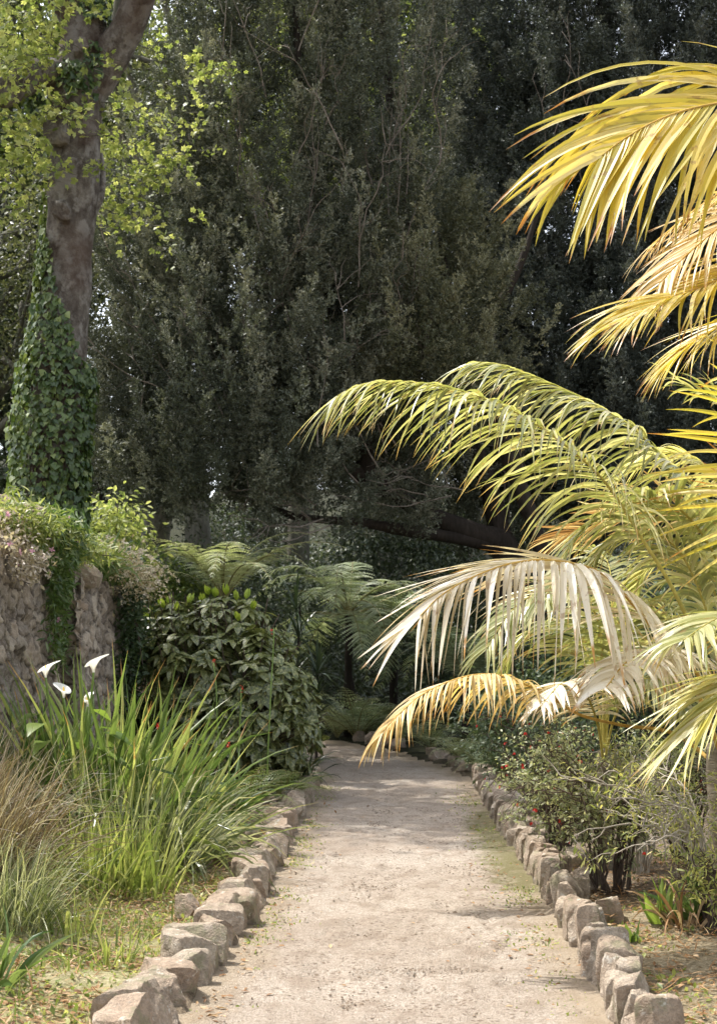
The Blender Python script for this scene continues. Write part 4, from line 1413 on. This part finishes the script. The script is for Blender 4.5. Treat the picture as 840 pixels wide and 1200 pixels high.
# grass and litter: nobody could count these
def bed_grass():
    A = Acc()
    n = 3800
    y = U(5.6, 10.2, n)
    x = xl(y) - .22 - U(0, 1, n) ** .9 * 1.35
    pts = np.stack([x, y, x * 0], -1)
    k = (vnoise(pts * 2.2) + .5 * vnoise(pts * 6) + .2 * U(-1, 1, n) > -.12)
    x, y = x[k], y[k]
    n = len(x)
    b = np.stack([x, y, height(x, y) - .02], -1)
    hh = U(.04, .16, n) * (1 + 1.2 * (U(0, 1, n) < .08))
    strips(A, b, nz(rng.normal(size=(n, 3)) * .45 + np.array([0, 0, 1.])), rng.normal(size=(n, 3)), hh, U(.004, .009, n), U(.2, 1.2, n), segs=4, fold=None)
    n = 3300
    y = U(5.6, 9.6, n)
    x = xl(y) - .25 - U(0, 1, n) * 1.2
    b = np.stack([x, y, height(x, y) + U(0, .04, n)], -1)
    inst(A, LEAF_SMALL, b, nz(rng.normal(size=(n, 3)) + np.array([0, 0, .2])), nz(rng.normal(size=(n, 3)) * .4 + np.array([0, 0, 1.])), U(.02, .045, n))
    # right bed tufts
    n = 3600
    y = U(5.4, 11, n)
    x = xr(y) + .25 + U(0, 1, n) ** 1.2 * 1.6
    pts = np.stack([x, y, x * 0 + 7], -1)
    k = vnoise(pts * 2.) + .5 * vnoise(pts * 6) > .05
    x, y = x[k], y[k]
    b = np.stack([x, y, height(x, y)], -1)
    inst(A, LEAF_SMALL, b, nz(rng.normal(size=(len(x), 3)) + np.array([0, 0, .3])), nz(rng.normal(size=(len(x), 3)) * .4 + np.array([0, 0, 1.])), U(.02, .05, len(x)))
    # fringe along the kerbs on the path side
    for sgn in (-1, 1):
        n = 4200
        y = 5.6 + U(0, 1, n) ** 1.3 * 12
        e = (xl(y) + .03 + np.abs(rng.normal(size=n)) * .11) if sgn < 0 else (xr(y) - .03 - np.abs(rng.normal(size=n)) * .16)
        k = vnoise(np.stack([e * 0, y * 2.2, y * 0 + sgn * 5], -1)) + .5 * vnoise(np.stack([e * 8, y * 8, y * 0], -1)) > -.1
        b = np.stack([e, y, y * 0 + .005], -1)[k]
        inst(A, LEAF_SMALL, b, nz(rng.normal(size=b.shape) + np.array([0, 0, .4])), nz(rng.normal(size=b.shape) * .5 + np.array([0, 0, 1.])), U(.01, .028, len(b)))
    tag(A.build('grass', MAT['greengrass']), 'short grass and weeds growing in the beds and along the edging stones', 'grass', kind='stuff')
    A = Acc()
    n = 5200
    y = U(5.4, 11, n)
    x = xr(y) + .2 + U(0, 1, n) * 1.9
    b = np.stack([x, y, height(x, y) + .012], -1)
    n2 = 4600
    y2 = U(5.6, 9.8, n2)
    x2 = xl(y2) - .2 - U(0, 1, n2) * 1.3
    b = np.vstack([b, np.stack([x2, y2, height(x2, y2) + .012], -1)])
    n3 = 620
    y3 = 5.6 + U(0, 1, n3) ** 1.5 * 11
    lr = U(0, 1, n3) < .5
    x3 = np.where(lr, xl(y3) + .03 + np.abs(rng.normal(size=n3)) * .12, xr(y3) - .03 - np.abs(rng.normal(size=n3)) * .18)
    b = np.vstack([b, np.stack([x3, y3, y3 * 0 + .014], -1)])
    n4 = 34
    y4 = U(6, 20, n4)
    x4 = xl(y4) + U(.2, .95, n4) * (xr(y4) - xl(y4)) 
    b = np.vstack([b, np.stack([x4, y4, y4 * 0 + .016], -1)])
    m = len(b)
    inst(A, LEAF_SMALL, b, nz(rng.normal(size=(m, 3)) * np.array([1, 1, .12])), nz(rng.normal(size=(m, 3)) * .25 + np.array([0, 0, 1.])), U(.018, .05, m))
    n = 3200                                    # dry blades lying about
    y = U(5.5, 10.4, n)
    lf = U(0, 1, n) < .6
    x = np.where(lf, xl(y) - .22 - U(0, 1, n) * 1.3, xr(y) + .22 + U(0, 1, n) * 1.7)
    strips(A, np.stack([x, y, height(x, y) + U(.01, .05, n)], -1), nz(rng.normal(size=(n, 3)) * np.array([1, 1, .15])), np.array([0, 0, 1.]) + rng.normal(size=(n, 3)) * .2, U(.05, .2, n), U(.003, .008, n), .2, rng.normal(size=(n, 3)) * .3, 4, fold=None)
    tag(A.build('fallen_leaves', MAT['deadleaf']), 'dry fallen leaves scattered on the soil and along the edging stones', 'leaf litter', kind='stuff')
    A = Acc()
    n = 900
    y = 5.6 + U(0, 1, n) ** 1.4 * 13
    x = xl(y) + U(.02, .98, n) * (xr(y) - xl(y))
    e = np.minimum(x - xl(y), xr(y) - x)
    keep_ = U(0, 1, n) < np.where(e < .35, 1., .22)
    x, y = x[keep_], y[keep_]
    V8 = np.array([(a, b_, c) for a in (-1, 1) for b_ in (-1, 1) for c in (-1, 1)], float)
    Q8 = np.array([(0, 1, 3, 2), (4, 6, 7, 5), (0, 4, 5, 1), (2, 3, 7, 6), (0, 2, 6, 4), (1, 5, 7, 3)])
    for a, b_ in zip(x, y):
        s = U(.002, .006)
        A.add(V8 * s * U(.6, 1.1, 3) * (1 + .3 * rng.normal(size=(8, 1))) + np.array([a, b_, .008]), Q8)
    tag(A.build('gravel', MAT['stone']), 'small loose pebbles scattered over the sandy path', 'gravel', kind='stuff')


bed_grass()


def crumbs():
    r = np.random.default_rng(9)
    A = Acc()
    TV = np.array([(1, 0, 0), (-1, 0, 0), (0, 1, 0), (0, -1, 0), (0, 0, 1), (0, 0, -1)], float)
    TT = np.array([(0, 2, 4), (2, 1, 4), (1, 3, 4), (3, 0, 4), (2, 0, 5), (1, 2, 5), (3, 1, 5), (0, 3, 5)])
    for k in range(26):
        cy = 6 + r.uniform() ** 1.3 * 9
        cx = xl(cy) + r.uniform(.2, .85) * (xr(cy) - xl(cy))
        n = int(r.uniform(25, 90))
        p = np.stack([cx + r.normal(size=n) * r.uniform(.05, .2), cy + r.normal(size=n) * r.uniform(.05, .25), np.full(n, .008)], -1)
        sc = r.uniform(.003, .009, (n, 1, 1)) * r.uniform(.5, 1.2, (n, 6, 1)) * np.array([1.2, 1.2, .6])
        V = p[:, None] + TV[None] * sc
        A.add(V.reshape(-1, 3), T=(TT[None] + (np.arange(n) * 6)[:, None, None]).reshape(-1, 3), r=np.repeat(r.uniform(0, 1, n), 6))
    tag(A.build('soil_crumbs', MAT['crumb']), 'dark crumbs of trodden soil scattered in patches over the sandy path', 'crumbs', kind='stuff')


crumbs()


# ------------------------------------------------------------------ the right bed
def arching_shrub(name, label, base, n, hgt, spread, leaf, nl, mat, stem, flowers=0, cat='shrub', seed=1, tp=LEAF_SMALL, lean=(0, 0), r0=.012, droop=.5, flower_mat=None, bare=.25, tw_n=7, foot=.07):
    global rng
    keep = rng
    rng = np.random.default_rng(seed)
    t = thing(name, base, label, cat)
    base = np.asarray(base, float)
    S, A, Fl = Acc(), Acc(), Acc()
    for k in range(n):
        a = U(0, 2 * math.pi)
        o = np.array([math.cos(a), math.sin(a), 0])
        rr = spread * U(.25, 1.)
        e = base + o * rr + np.array([lean[0], lean[1], hgt * U(.55, 1.05) * (1 - .25 * (rr / spread) ** 2)])
        mid = base * .5 + e * .5 + np.array([0, 0, hgt * droop * .35]) - o * rr * .12
        pl = catmull([base + o * U(.01, foot) - np.array([0, 0, .05]), mid, e], 14) + rng.normal(size=(14, 3)) * .012
        tube(S, pl, np.linspace(r0 * U(.7, 1.2), .003, 14), 5)
        for j in range(tw_n):
            i = int(U(5, 13.9))
            d = nz(rng.normal(size=3) + o * .6 + np.array([0, 0, .1]))
            tw = wander(pl[i], pl[i] + d * U(.12, .34) * max(hgt, .6), 7, .14, sag=.06)
            tube(S, tw, np.linspace(.0045, .0018, 7), 4, cap=False)
            m = nl
            q = tw[rng.integers(2, 7, m)] + rng.normal(size=(m, 3)) * .02
            dd = nz(rng.normal(size=(m, 3)) + d * .5 + np.array([0, 0, -.3]))
            if U(0, 1) > bare:
                inst(A, tp, q, dd, nz(rng.normal(size=(m, 3)) * .5 + np.array([0, 0, 1.])), leaf * U(.6, 1.25, m))
            if flowers and U(0, 1) < flowers:
                p = tw[-1] + np.array([0, 0, -.04])
                inst(Fl, LEAF_SMALL, np.repeat(p[None], 7, 0), nz(rng.normal(size=(7, 3)) * .35 + np.array([0, 0, -1.])), rng.normal(size=(7, 3)), .028)
    S.build('stem', stem, t, smooth=True)
    A.build('foliage', mat, t)
    if Fl.n: Fl.build('blossom', flower_mat or MAT['red'], t)
    rng = keep
    return t


arching_shrub('fuchsia_bush', 'fuchsia bush with bare lower stems rising behind the right edging', at(716, 9.25), 20, .88, .78, .033, 26, MAT['fuchsia'], MAT['stem'], .03, seed=111, r0=.011, tw_n=13, foot=.13, lean=(-.05, 0))
arching_shrub('fuchsia_bush', 'fuchsia bush with small red flowers left of the bare-stemmed bush', at(655, 10.8), 34, .95, .5, .035, 26, MAT['fuchsia'], MAT['stem'], .12, seed=112)
arching_shrub('fuchsia_bush', 'dark fuchsia bush with red flowers below the tan palm frond', at(640, 13.2), 36, 1.15, .6, .04, 26, MAT['fuchsia_dark'], MAT['stem'], .2, seed=113)
arching_shrub('fuchsia_bush', 'dense fuchsia bush under the palm at the right edge', at(800, 10.6), 36, 1.05, .75, .035, 24, MAT['fuchsia'], MAT['stem'], .05, seed=114)
arching_shrub('variegated_shrub', 'sparse yellow-leaved shrub with pale crooked twigs at the right', at(845, 8.4), 26, .95, .95, .045, 18, MAT['variegated'], MAT['stem_pale'], seed=115, tp=LEAF_NARROW, lean=(-.25, .1), r0=.011, bare=.4, droop=.7)
arching_shrub('variegated_shrub', 'yellow-leaved shrub with pale twigs in front of the fuchsia bushes', at(748, 9.9), 20, .98, .6, .045, 18, MAT['variegated'], MAT['stem_pale'], seed=116, tp=LEAF_NARROW, r0=.009, bare=.4, droop=.6)
arching_shrub('variegated_shrub', 'low yellow-tipped plant at the right edge by the sprouts', at(835, 7.9), 12, .42, .3, .05, 12, MAT['variegated'], MAT['stem'], seed=117, tp=LEAF_NARROW)
strap_clump('ginger_sprout', 'bright green broad-leaved sprout on the right bed', at(775, 8.1), 9, .34, .055, .35, .2, MAT['broad'], seed=118, foot=.05)
strap_clump('ginger_sprout', 'small yellow-green seedling behind the right edging stones', at(738, 7.6), 6, .16, .035, .6, .4, MAT['broad'], seed=119, foot=.03)
strap_clump('withered_plant', 'withered brown drooping plant beside the bright green sprout', at(802, 8.0), 34, .42, .02, .8, 1.5, MAT['deadleaf'], seed=120, foot=.08)
strap_clump('strap_plant', 'green leafy plant at the right edge beside the withered plant', at(828, 8.1), 26, .4, .045, .6, .5, MAT['strap'], seed=121, foot=.1)


# ------------------------------------------------------------------ palms
def frond(palm, pts, n, L, W, mat, rach, t0=.3, droop=.5, roll=0., fwd=(.35, 1.6), lift=.15, sides=(1, 1), label=None, r0=.016, jit=.06, tilt=0., power=1.5, far=None):
    # far: (droop, fwd, lift) of the leaflets on the side away from the path
    c = catmull(pts if len(pts[0]) == 3 and abs(pts[0][1]) < 3 else [P(*p) for p in pts], 90)
    seg = np.concatenate([[0], np.cumsum(np.linalg.norm(np.diff(c, axis=0), axis=1))])
    sN = np.linspace(0, seg[-1], 90)
    c = np.stack([np.interp(sN, seg, c[:, k]) for k in range(3)], -1)
    S, A = Acc(), Acc()
    tube(S, c, np.linspace(r0, .0025, 90), 7)
    fo = S.build('frond', rach, palm, smooth=True)
    if label: fo['label'] = label
    T = nz(np.gradient(c, axis=0))
    tt = np.linspace(t0, .995, n)
    for sg, use in ((-1, sides[0]), (1, sides[1])):
        if not use: continue
        if sg == 1 and far: droop, fwd, lift = far
        t = np.clip(tt + U(-.3, .3, n) / n, t0, .998)
        ii = np.clip((t * 89).astype(int), 0, 89)
        f = t * 89 - ii
        b = c[ii] + (c[np.minimum(ii + 1, 89)] - c[ii]) * f[:, None]
        tg = T[ii]
        up = nz(np.array([0, 0, 1.]) - tg * tg[:, 2:3] + np.array([0, -.02, 0]))
        sd = np.cross(tg, up)
        cr, sr = math.cos(roll), math.sin(roll)
        up2, sd2 = up * cr + sd * sr, sd * cr - up * sr
        q = (t - t0) / (1 - t0)
        fw = fwd[0] + (fwd[1] - fwd[0]) * q ** 1.5
        d = sd2 * sg + tg * fw[:, None] + up2 * (lift + tilt * q)[:, None] + rng.normal(size=b.shape) * jit
        ln = L * np.clip(np.minimum(.6 + q * 2.2, 1.12 - .62 * q ** 1.6), .2, 1) * U(.86, 1.1, n) * use * np.where(U(0, 1, n) < .07, U(.3, .7, n), 1.)
        strips(A, b, d, up2 + sd2 * sg * -.25 + rng.normal(size=b.shape) * .15, ln, W * U(.8, 1.15, n), droop * U(.6, 1.5, n), rng.normal(size=b.shape) * .2, 9,
               prof=lambda x: np.clip(np.minimum(x * 5 + .35, (1 - x) ** .75 * 1.35 + .01), 0, 1), fold=.14, power=power)
    A.build('foliage', mat, fo)
    return fo


def palms():
    b = at(850, 8.8)
    pa = thing('palm', b, 'low spreading palm with green, cream and tan arching fronds right of the path', 'palm')
    A = Acc()
    tube(A, catmull([b - np.array([0, 0, .2]), b + np.array([0, 0, .4]), b + np.array([-.02, 0, .95])], 20), np.linspace(.14, .1, 20), 14, rough=.15)
    A.build('trunk', MAT['palmtrunk'], pa, smooth=True)
    R, RO = MAT['rachis'], MAT['rachis_orange']
    frond(pa, [(852, 900, 8.8), (833, 797, 8.6), (793, 700, 8.4), (753, 633, 8.3), (720, 580, 8.2), (690, 545, 8.1), (640, 505, 8.0), (590, 476, 7.9), (530, 455, 7.8), (470, 447, 7.7), (425, 450, 7.6), (395, 464, 7.55)],
          100, .74, .023, MAT['palm_green'], R, .42, 1.7, .1, (.5, 1.5), -.15, far=(1.5, (.6, 1.6), -.05), power=1.1, label='longest frond, reaching far left over the path')
    frond(pa, [(862, 900, 8.9), (868, 760, 9.1), (850, 640, 9.2), (820, 580, 9.2), (770, 530, 9.15), (745, 505, 9.1), (700, 475, 9.05), (640, 447, 9.0), (590, 428, 8.9), (556, 424, 8.85)],
          102, .8, .024, MAT['palm_green'], R, .36, 1.5, -.1, (.55, 1.7), -.05, power=1.1)
    frond(pa, [(850, 900, 8.7), (817, 813, 8.3), (787, 765, 8.1), (745, 713, 7.8), (705, 672, 7.65), (650, 657, 7.5), (600, 660, 7.4), (550, 678, 7.3), (515, 699, 7.25), (492, 722, 7.2)],
          58, .84, .038, MAT['palm_cream'], RO, .46, 3., .1, (.15, 1.4), -.2, power=.8, far=(.7, (.9, 1.7), .2), label='bleached cream frond with drooping orange-tipped leaflets', jit=.08)
    frond(pa, [(848, 905, 9.2), (790, 860, 9.6), (730, 850, 9.8), (680, 838, 9.7), (650, 820, 9.6), (620, 804, 9.5), (588, 792, 9.4), (555, 791, 9.3), (520, 801, 9.2), (490, 817, 9.1), (462, 842, 9.0), (446, 860, 8.95)],
          62, .56, .026, MAT['palm_tan'], RO, .5, 2.2, .1, (.3, 1.3), .0, label='tan frond with leaflets hanging like a comb')
    frond(pa, [(850, 900, 8.8), (838, 830, 8.5), (808, 780, 8.2), (770, 762, 7.9), (735, 775, 7.5), (710, 805, 7.2)], 40, .5, .03, MAT['palm_cream'], RO, .4, 1.5, .0, (.4, 1.2), .1, label='pale frond drooping toward the path')
    frond(pa, [(860, 900, 8.9), (862, 770, 8.9), (845, 670, 8.9), (800, 600, 8.8), (750, 588, 8.7), (700, 606, 8.6), (660, 650, 8.5), (640, 700, 8.4)], 58, .62, .032, MAT['palm_green'], R, .4, 1.0, .3, (.4, 1.3), .1)
    frond(pa, [(865, 900, 9), (880, 760, 9.3), (860, 660, 9.6), (810, 605, 9.8), (750, 600, 9.9), (690, 615, 9.9), (650, 632, 9.9)], 44, .6, .026, MAT['palm_brown'], RO, .5, .5, .5, (.7, 1.8), .1, label='withered brown frond behind the green ones')
    frond(pa, [(870, 900, 8.7), (900, 800, 8.2), (905, 740, 7.8), (880, 720, 7.4), (840, 725, 7.1), (800, 750, 6.9)], 48, .6, .032, MAT['palm_green'], R, .45, 1.2, .0, (.4, 1.3), .1)
    frond(pa, [(860, 900, 8.8), (905, 850, 8.), (915, 800, 7.5), (895, 785, 7.1), (855, 808, 6.9), (812, 855, 6.8)], 48, .85, .036, MAT['palm_pale'], R, .42, .7, .2, (1.0, 2.), .05, label='frond leaning forward at the right edge')
    frond(pa, [(870, 900, 9), (890, 700, 9.3), (880, 560, 9.4), (850, 480, 9.5), (800, 450, 9.6)], 40, .6, .028, MAT['palm_green'], R, .4, .8, .2, (.4, 1.4), .15)
    frond(pa, [(872, 900, 9.), (940, 780, 9.2), (1000, 700, 9.2), (1080, 660, 9.1)], 40, .6, .03, MAT['palm_green'], R, .35, .9, .1)
    frond(pa, [(862, 900, 9.), (850, 780, 9.5), (835, 690, 9.8), (800, 655, 10), (765, 660, 10.1), (735, 700, 10.2)], 46, .6, .03, MAT['palm_green'], R, .4, 1.1, .2)
    frond(pa, [(862, 900, 8.9), (850, 800, 8.9), (822, 700, 8.9), (790, 640, 8.85), (750, 625, 8.8), (710, 640, 8.75), (680, 680, 8.7)], 60, .6, .026, MAT['palm_green'], R, .36, 1.2, .1, (.5, 1.4), .0)
    frond(pa, [(870, 900, 9.1), (885, 720, 9.5), (870, 610, 9.7), (835, 555, 9.8), (790, 530, 9.85), (745, 540, 9.9)], 56, .62, .026, MAT['palm_pale'], R, .38, 1.2, .1, (.5, 1.5), .0)
    # a young palm just behind it
    b = at(707, 10.2)
    pb = thing('palm', b, 'young yellow-green palm with slim stem behind the cream frond', 'palm')
    A = Acc()
    tube(A, catmull([b - np.array([0, 0, .2]), b + np.array([0, 0, .3]), P(707, 880, 10.2)], 12), np.linspace(.07, .05, 12), 12, rough=.1)
    A.build('trunk', MAT['palmtrunk'], pb, smooth=True)
    for k, pts in enumerate([
        [(707, 895, 10.2), (706, 800, 10.2), (702, 735, 10.1), (680, 695, 10), (640, 690, 9.9), (600, 715, 9.8), (570, 760, 9.7)],
        [(707, 895, 10.2), (700, 820, 10.3), (685, 760, 10.5), (655, 730, 10.6), (615, 745, 10.7), (585, 790, 10.8)],
        [(707, 895, 10.2), (716, 800, 10.2), (728, 735, 10.1), (755, 705, 10), (795, 715, 9.9), (825, 760, 9.8)],
        [(707, 895, 10.2), (712, 790, 10.4), (716, 710, 10.7), (712, 660, 11), (690, 640, 11.3)],
        [(707, 895, 10.2), (700, 850, 9.9), (684, 810, 9.6), (660, 800, 9.3), (635, 825, 9.1)],
        [(707, 895, 10.2), (720, 840, 10.), (745, 800, 9.8), (780, 800, 9.6), (805, 840, 9.5)]]):
        frond(pb, pts, 46, [.6, .55, .6, .5, .45, .45][k], .028, MAT['palm_green'] if k != 4 else MAT['palm_cream'], R, .36, 1.25, .1 * (k - 2), (.4, 1.3), .05, r0=.011)
    # the tall palm that stands just outside the frame and reaches in
    b = at(1010, 7.9)
    pc = thing('palm', b, 'tall yellowing palm reaching in from the upper right with golden fronds', 'palm')
    cr = P(1000, 420, 7.9)
    A = Acc()
    tube(A, catmull([b - np.array([0, 0, .2]), b * .5 + cr * .5 + np.array([.05, 0, 0]), cr], 40), np.linspace(.17, .11, 40), 16, rough=.08)
    A.build('trunk', MAT['palmtrunk'], pc, smooth=True)
    Y = MAT['palm_yellow']
    frond(pc, [(1000, 420, 7.9), (995, 260, 7.6), (970, 160, 7.3), (920, 120, 7.1), (868, 118, 7.0), (815, 126, 6.9), (772, 140, 6.85), (735, 160, 6.8), (705, 182, 6.75)], 48, 1.2, .044, Y, RO, .42, 1.0, -.8, (1.0, 2.2), -.02, far=(1.5, (1.4, 2.5), -.12), label='topmost golden frond with broad leaflets')
    frond(pc, [(1000, 420, 7.9), (985, 320, 7.5), (940, 290, 7.2), (880, 310, 7.0), (825, 335, 6.9), (775, 352, 6.8), (735, 372, 6.75)], 62, .75, .024, Y, RO, .45, .8, -.2, (.7, 1.9), .1)
    frond(pc, [(1000, 420, 7.9), (980, 260, 7.8), (930, 200, 7.7), (870, 212, 7.6), (815, 245, 7.5), (765, 285, 7.4)], 50, .5, .018, MAT['palm_tan'], RO, .4, .9, .2, (.5, 1.5), .05, label='thin-leaved frond with brown leaflet tips')
    frond(pc, [(1000, 430, 7.9), (960, 560, 8.1), (925, 620, 8.2), (905, 600, 8.2), (893, 540, 8.2), (886, 470, 8.15), (884, 410, 8.1)], 42, .78, .03, Y, RO, .35, .35, 1.35, (.15, .5), .1)
    frond(pc, [(1000, 420, 7.9), (990, 310, 7.6), (950, 245, 7.3), (900, 238, 7.2), (850, 262, 7.1), (805, 298, 7.05), (772, 332, 7.0)], 54, .62, .022, MAT['palm_tan'], RO, .42, 1.0, -.3, (.7, 1.8), .05)
    frond(pc, [(1000, 425, 7.9), (970, 380, 7.6), (920, 362, 7.5), (870, 372, 7.45), (825, 392, 7.4), (790, 418, 7.4)], 50, .6, .022, Y, RO, .42, 1.0, -.1, (.8, 1.9), .05)
    frond(pc, [(1000, 420, 7.9), (1010, 260, 8.2), (1030, 160, 8.6), (1070, 110, 9.0), (1120, 120, 9.4)], 40, .7, .035, Y, RO, .35, .8, .1)
    frond(pc, [(1000, 420, 7.9), (1060, 300, 7.7), (1130, 250, 7.5), (1200, 280, 7.4), (1250, 350, 7.3)], 40, .7, .035, MAT['palm_green'], R, .35, .9, .1)
    frond(pc, [(1000, 420, 7.9), (1000, 250, 7.3), (1010, 160, 6.6), (1020, 150, 5.9), (1030, 200, 5.2)], 40, .7, .035, MAT['palm_green'], R, .35, .9, .1)


palms()

# ------------------------------------------------------------------ light, sky, camera
SUN_AZ = np.array([-.84, .54])          # towards the sun on the map: from the left and a little behind the trees
SUN_EL = math.radians(62)
sd = Vector((SUN_AZ[0] * math.cos(SUN_EL), SUN_AZ[1] * math.cos(SUN_EL), math.sin(SUN_EL)))
ld = bpy.data.lights.new('sun', 'SUN')
ld.energy = 2.1
ld.angle = math.radians(.55)
ld.color = (1., .965, .91)
lo = bpy.data.objects.new('sun', ld)
COL.objects.link(lo)
lo.location = sd * 60
lo.rotation_euler = (-sd).to_track_quat('-Z', 'Y').to_euler()
w = bpy.data.worlds.new('World')
SC.world = w
w.use_nodes = True
nt = w.node_tree
sky = nt.nodes.new('ShaderNodeTexSky')
sky.sky_type = 'NISHITA'
sky.sun_disc = False
sky.sun_elevation = SUN_EL
sky.sun_rotation = math.atan2(SUN_AZ[0], SUN_AZ[1])
sky.air_density = 1.
sky.dust_density = 2.5
bg = nt.nodes['Background']
hs = nt.nodes.new('ShaderNodeHueSaturation')          # thin bright cloud: a paler sky
hs.inputs['Saturation'].default_value = .4
nt.links.new(sky.outputs[0], hs.inputs['Color'])
nt.links.new(hs.outputs['Color'], bg.inputs['Color'])
bg.inputs['Strength'].default_value = .15

cd = bpy.data.cameras.new('camera')
cam = bpy.data.objects.new('camera', cd)
COL.objects.link(cam)
cam.location = (0, 0, CH)
cam.rotation_euler = (math.radians(90), 0, 0)
cd.sensor_fit = 'VERTICAL'
cd.sensor_height = 36.
cd.sensor_width = 25.2
cd.lens = F_PX / 1200 * 36
cd.shift_y = (HV - 600) / 1200
cd.clip_start = .1
cd.clip_end = 900
cd.dof.use_dof = True
cd.dof.focus_distance = 8.6
cd.dof.aperture_fstop = 6.3
SC.camera = cam
vs = SC.view_settings
vs.view_transform = 'Standard'
vs.look = 'None'
vs.exposure = 1.8
vs.gamma = 1
vs.use_curve_mapping = False
SC.render.film_transparent = False
SC.cycles.use_denoising = True
SC.cycles.max_bounces = 7
SC.cycles.transmission_bounces = 4
SC.cycles.diffuse_bounces = 4
SC.cycles.use_adaptive_sampling = True
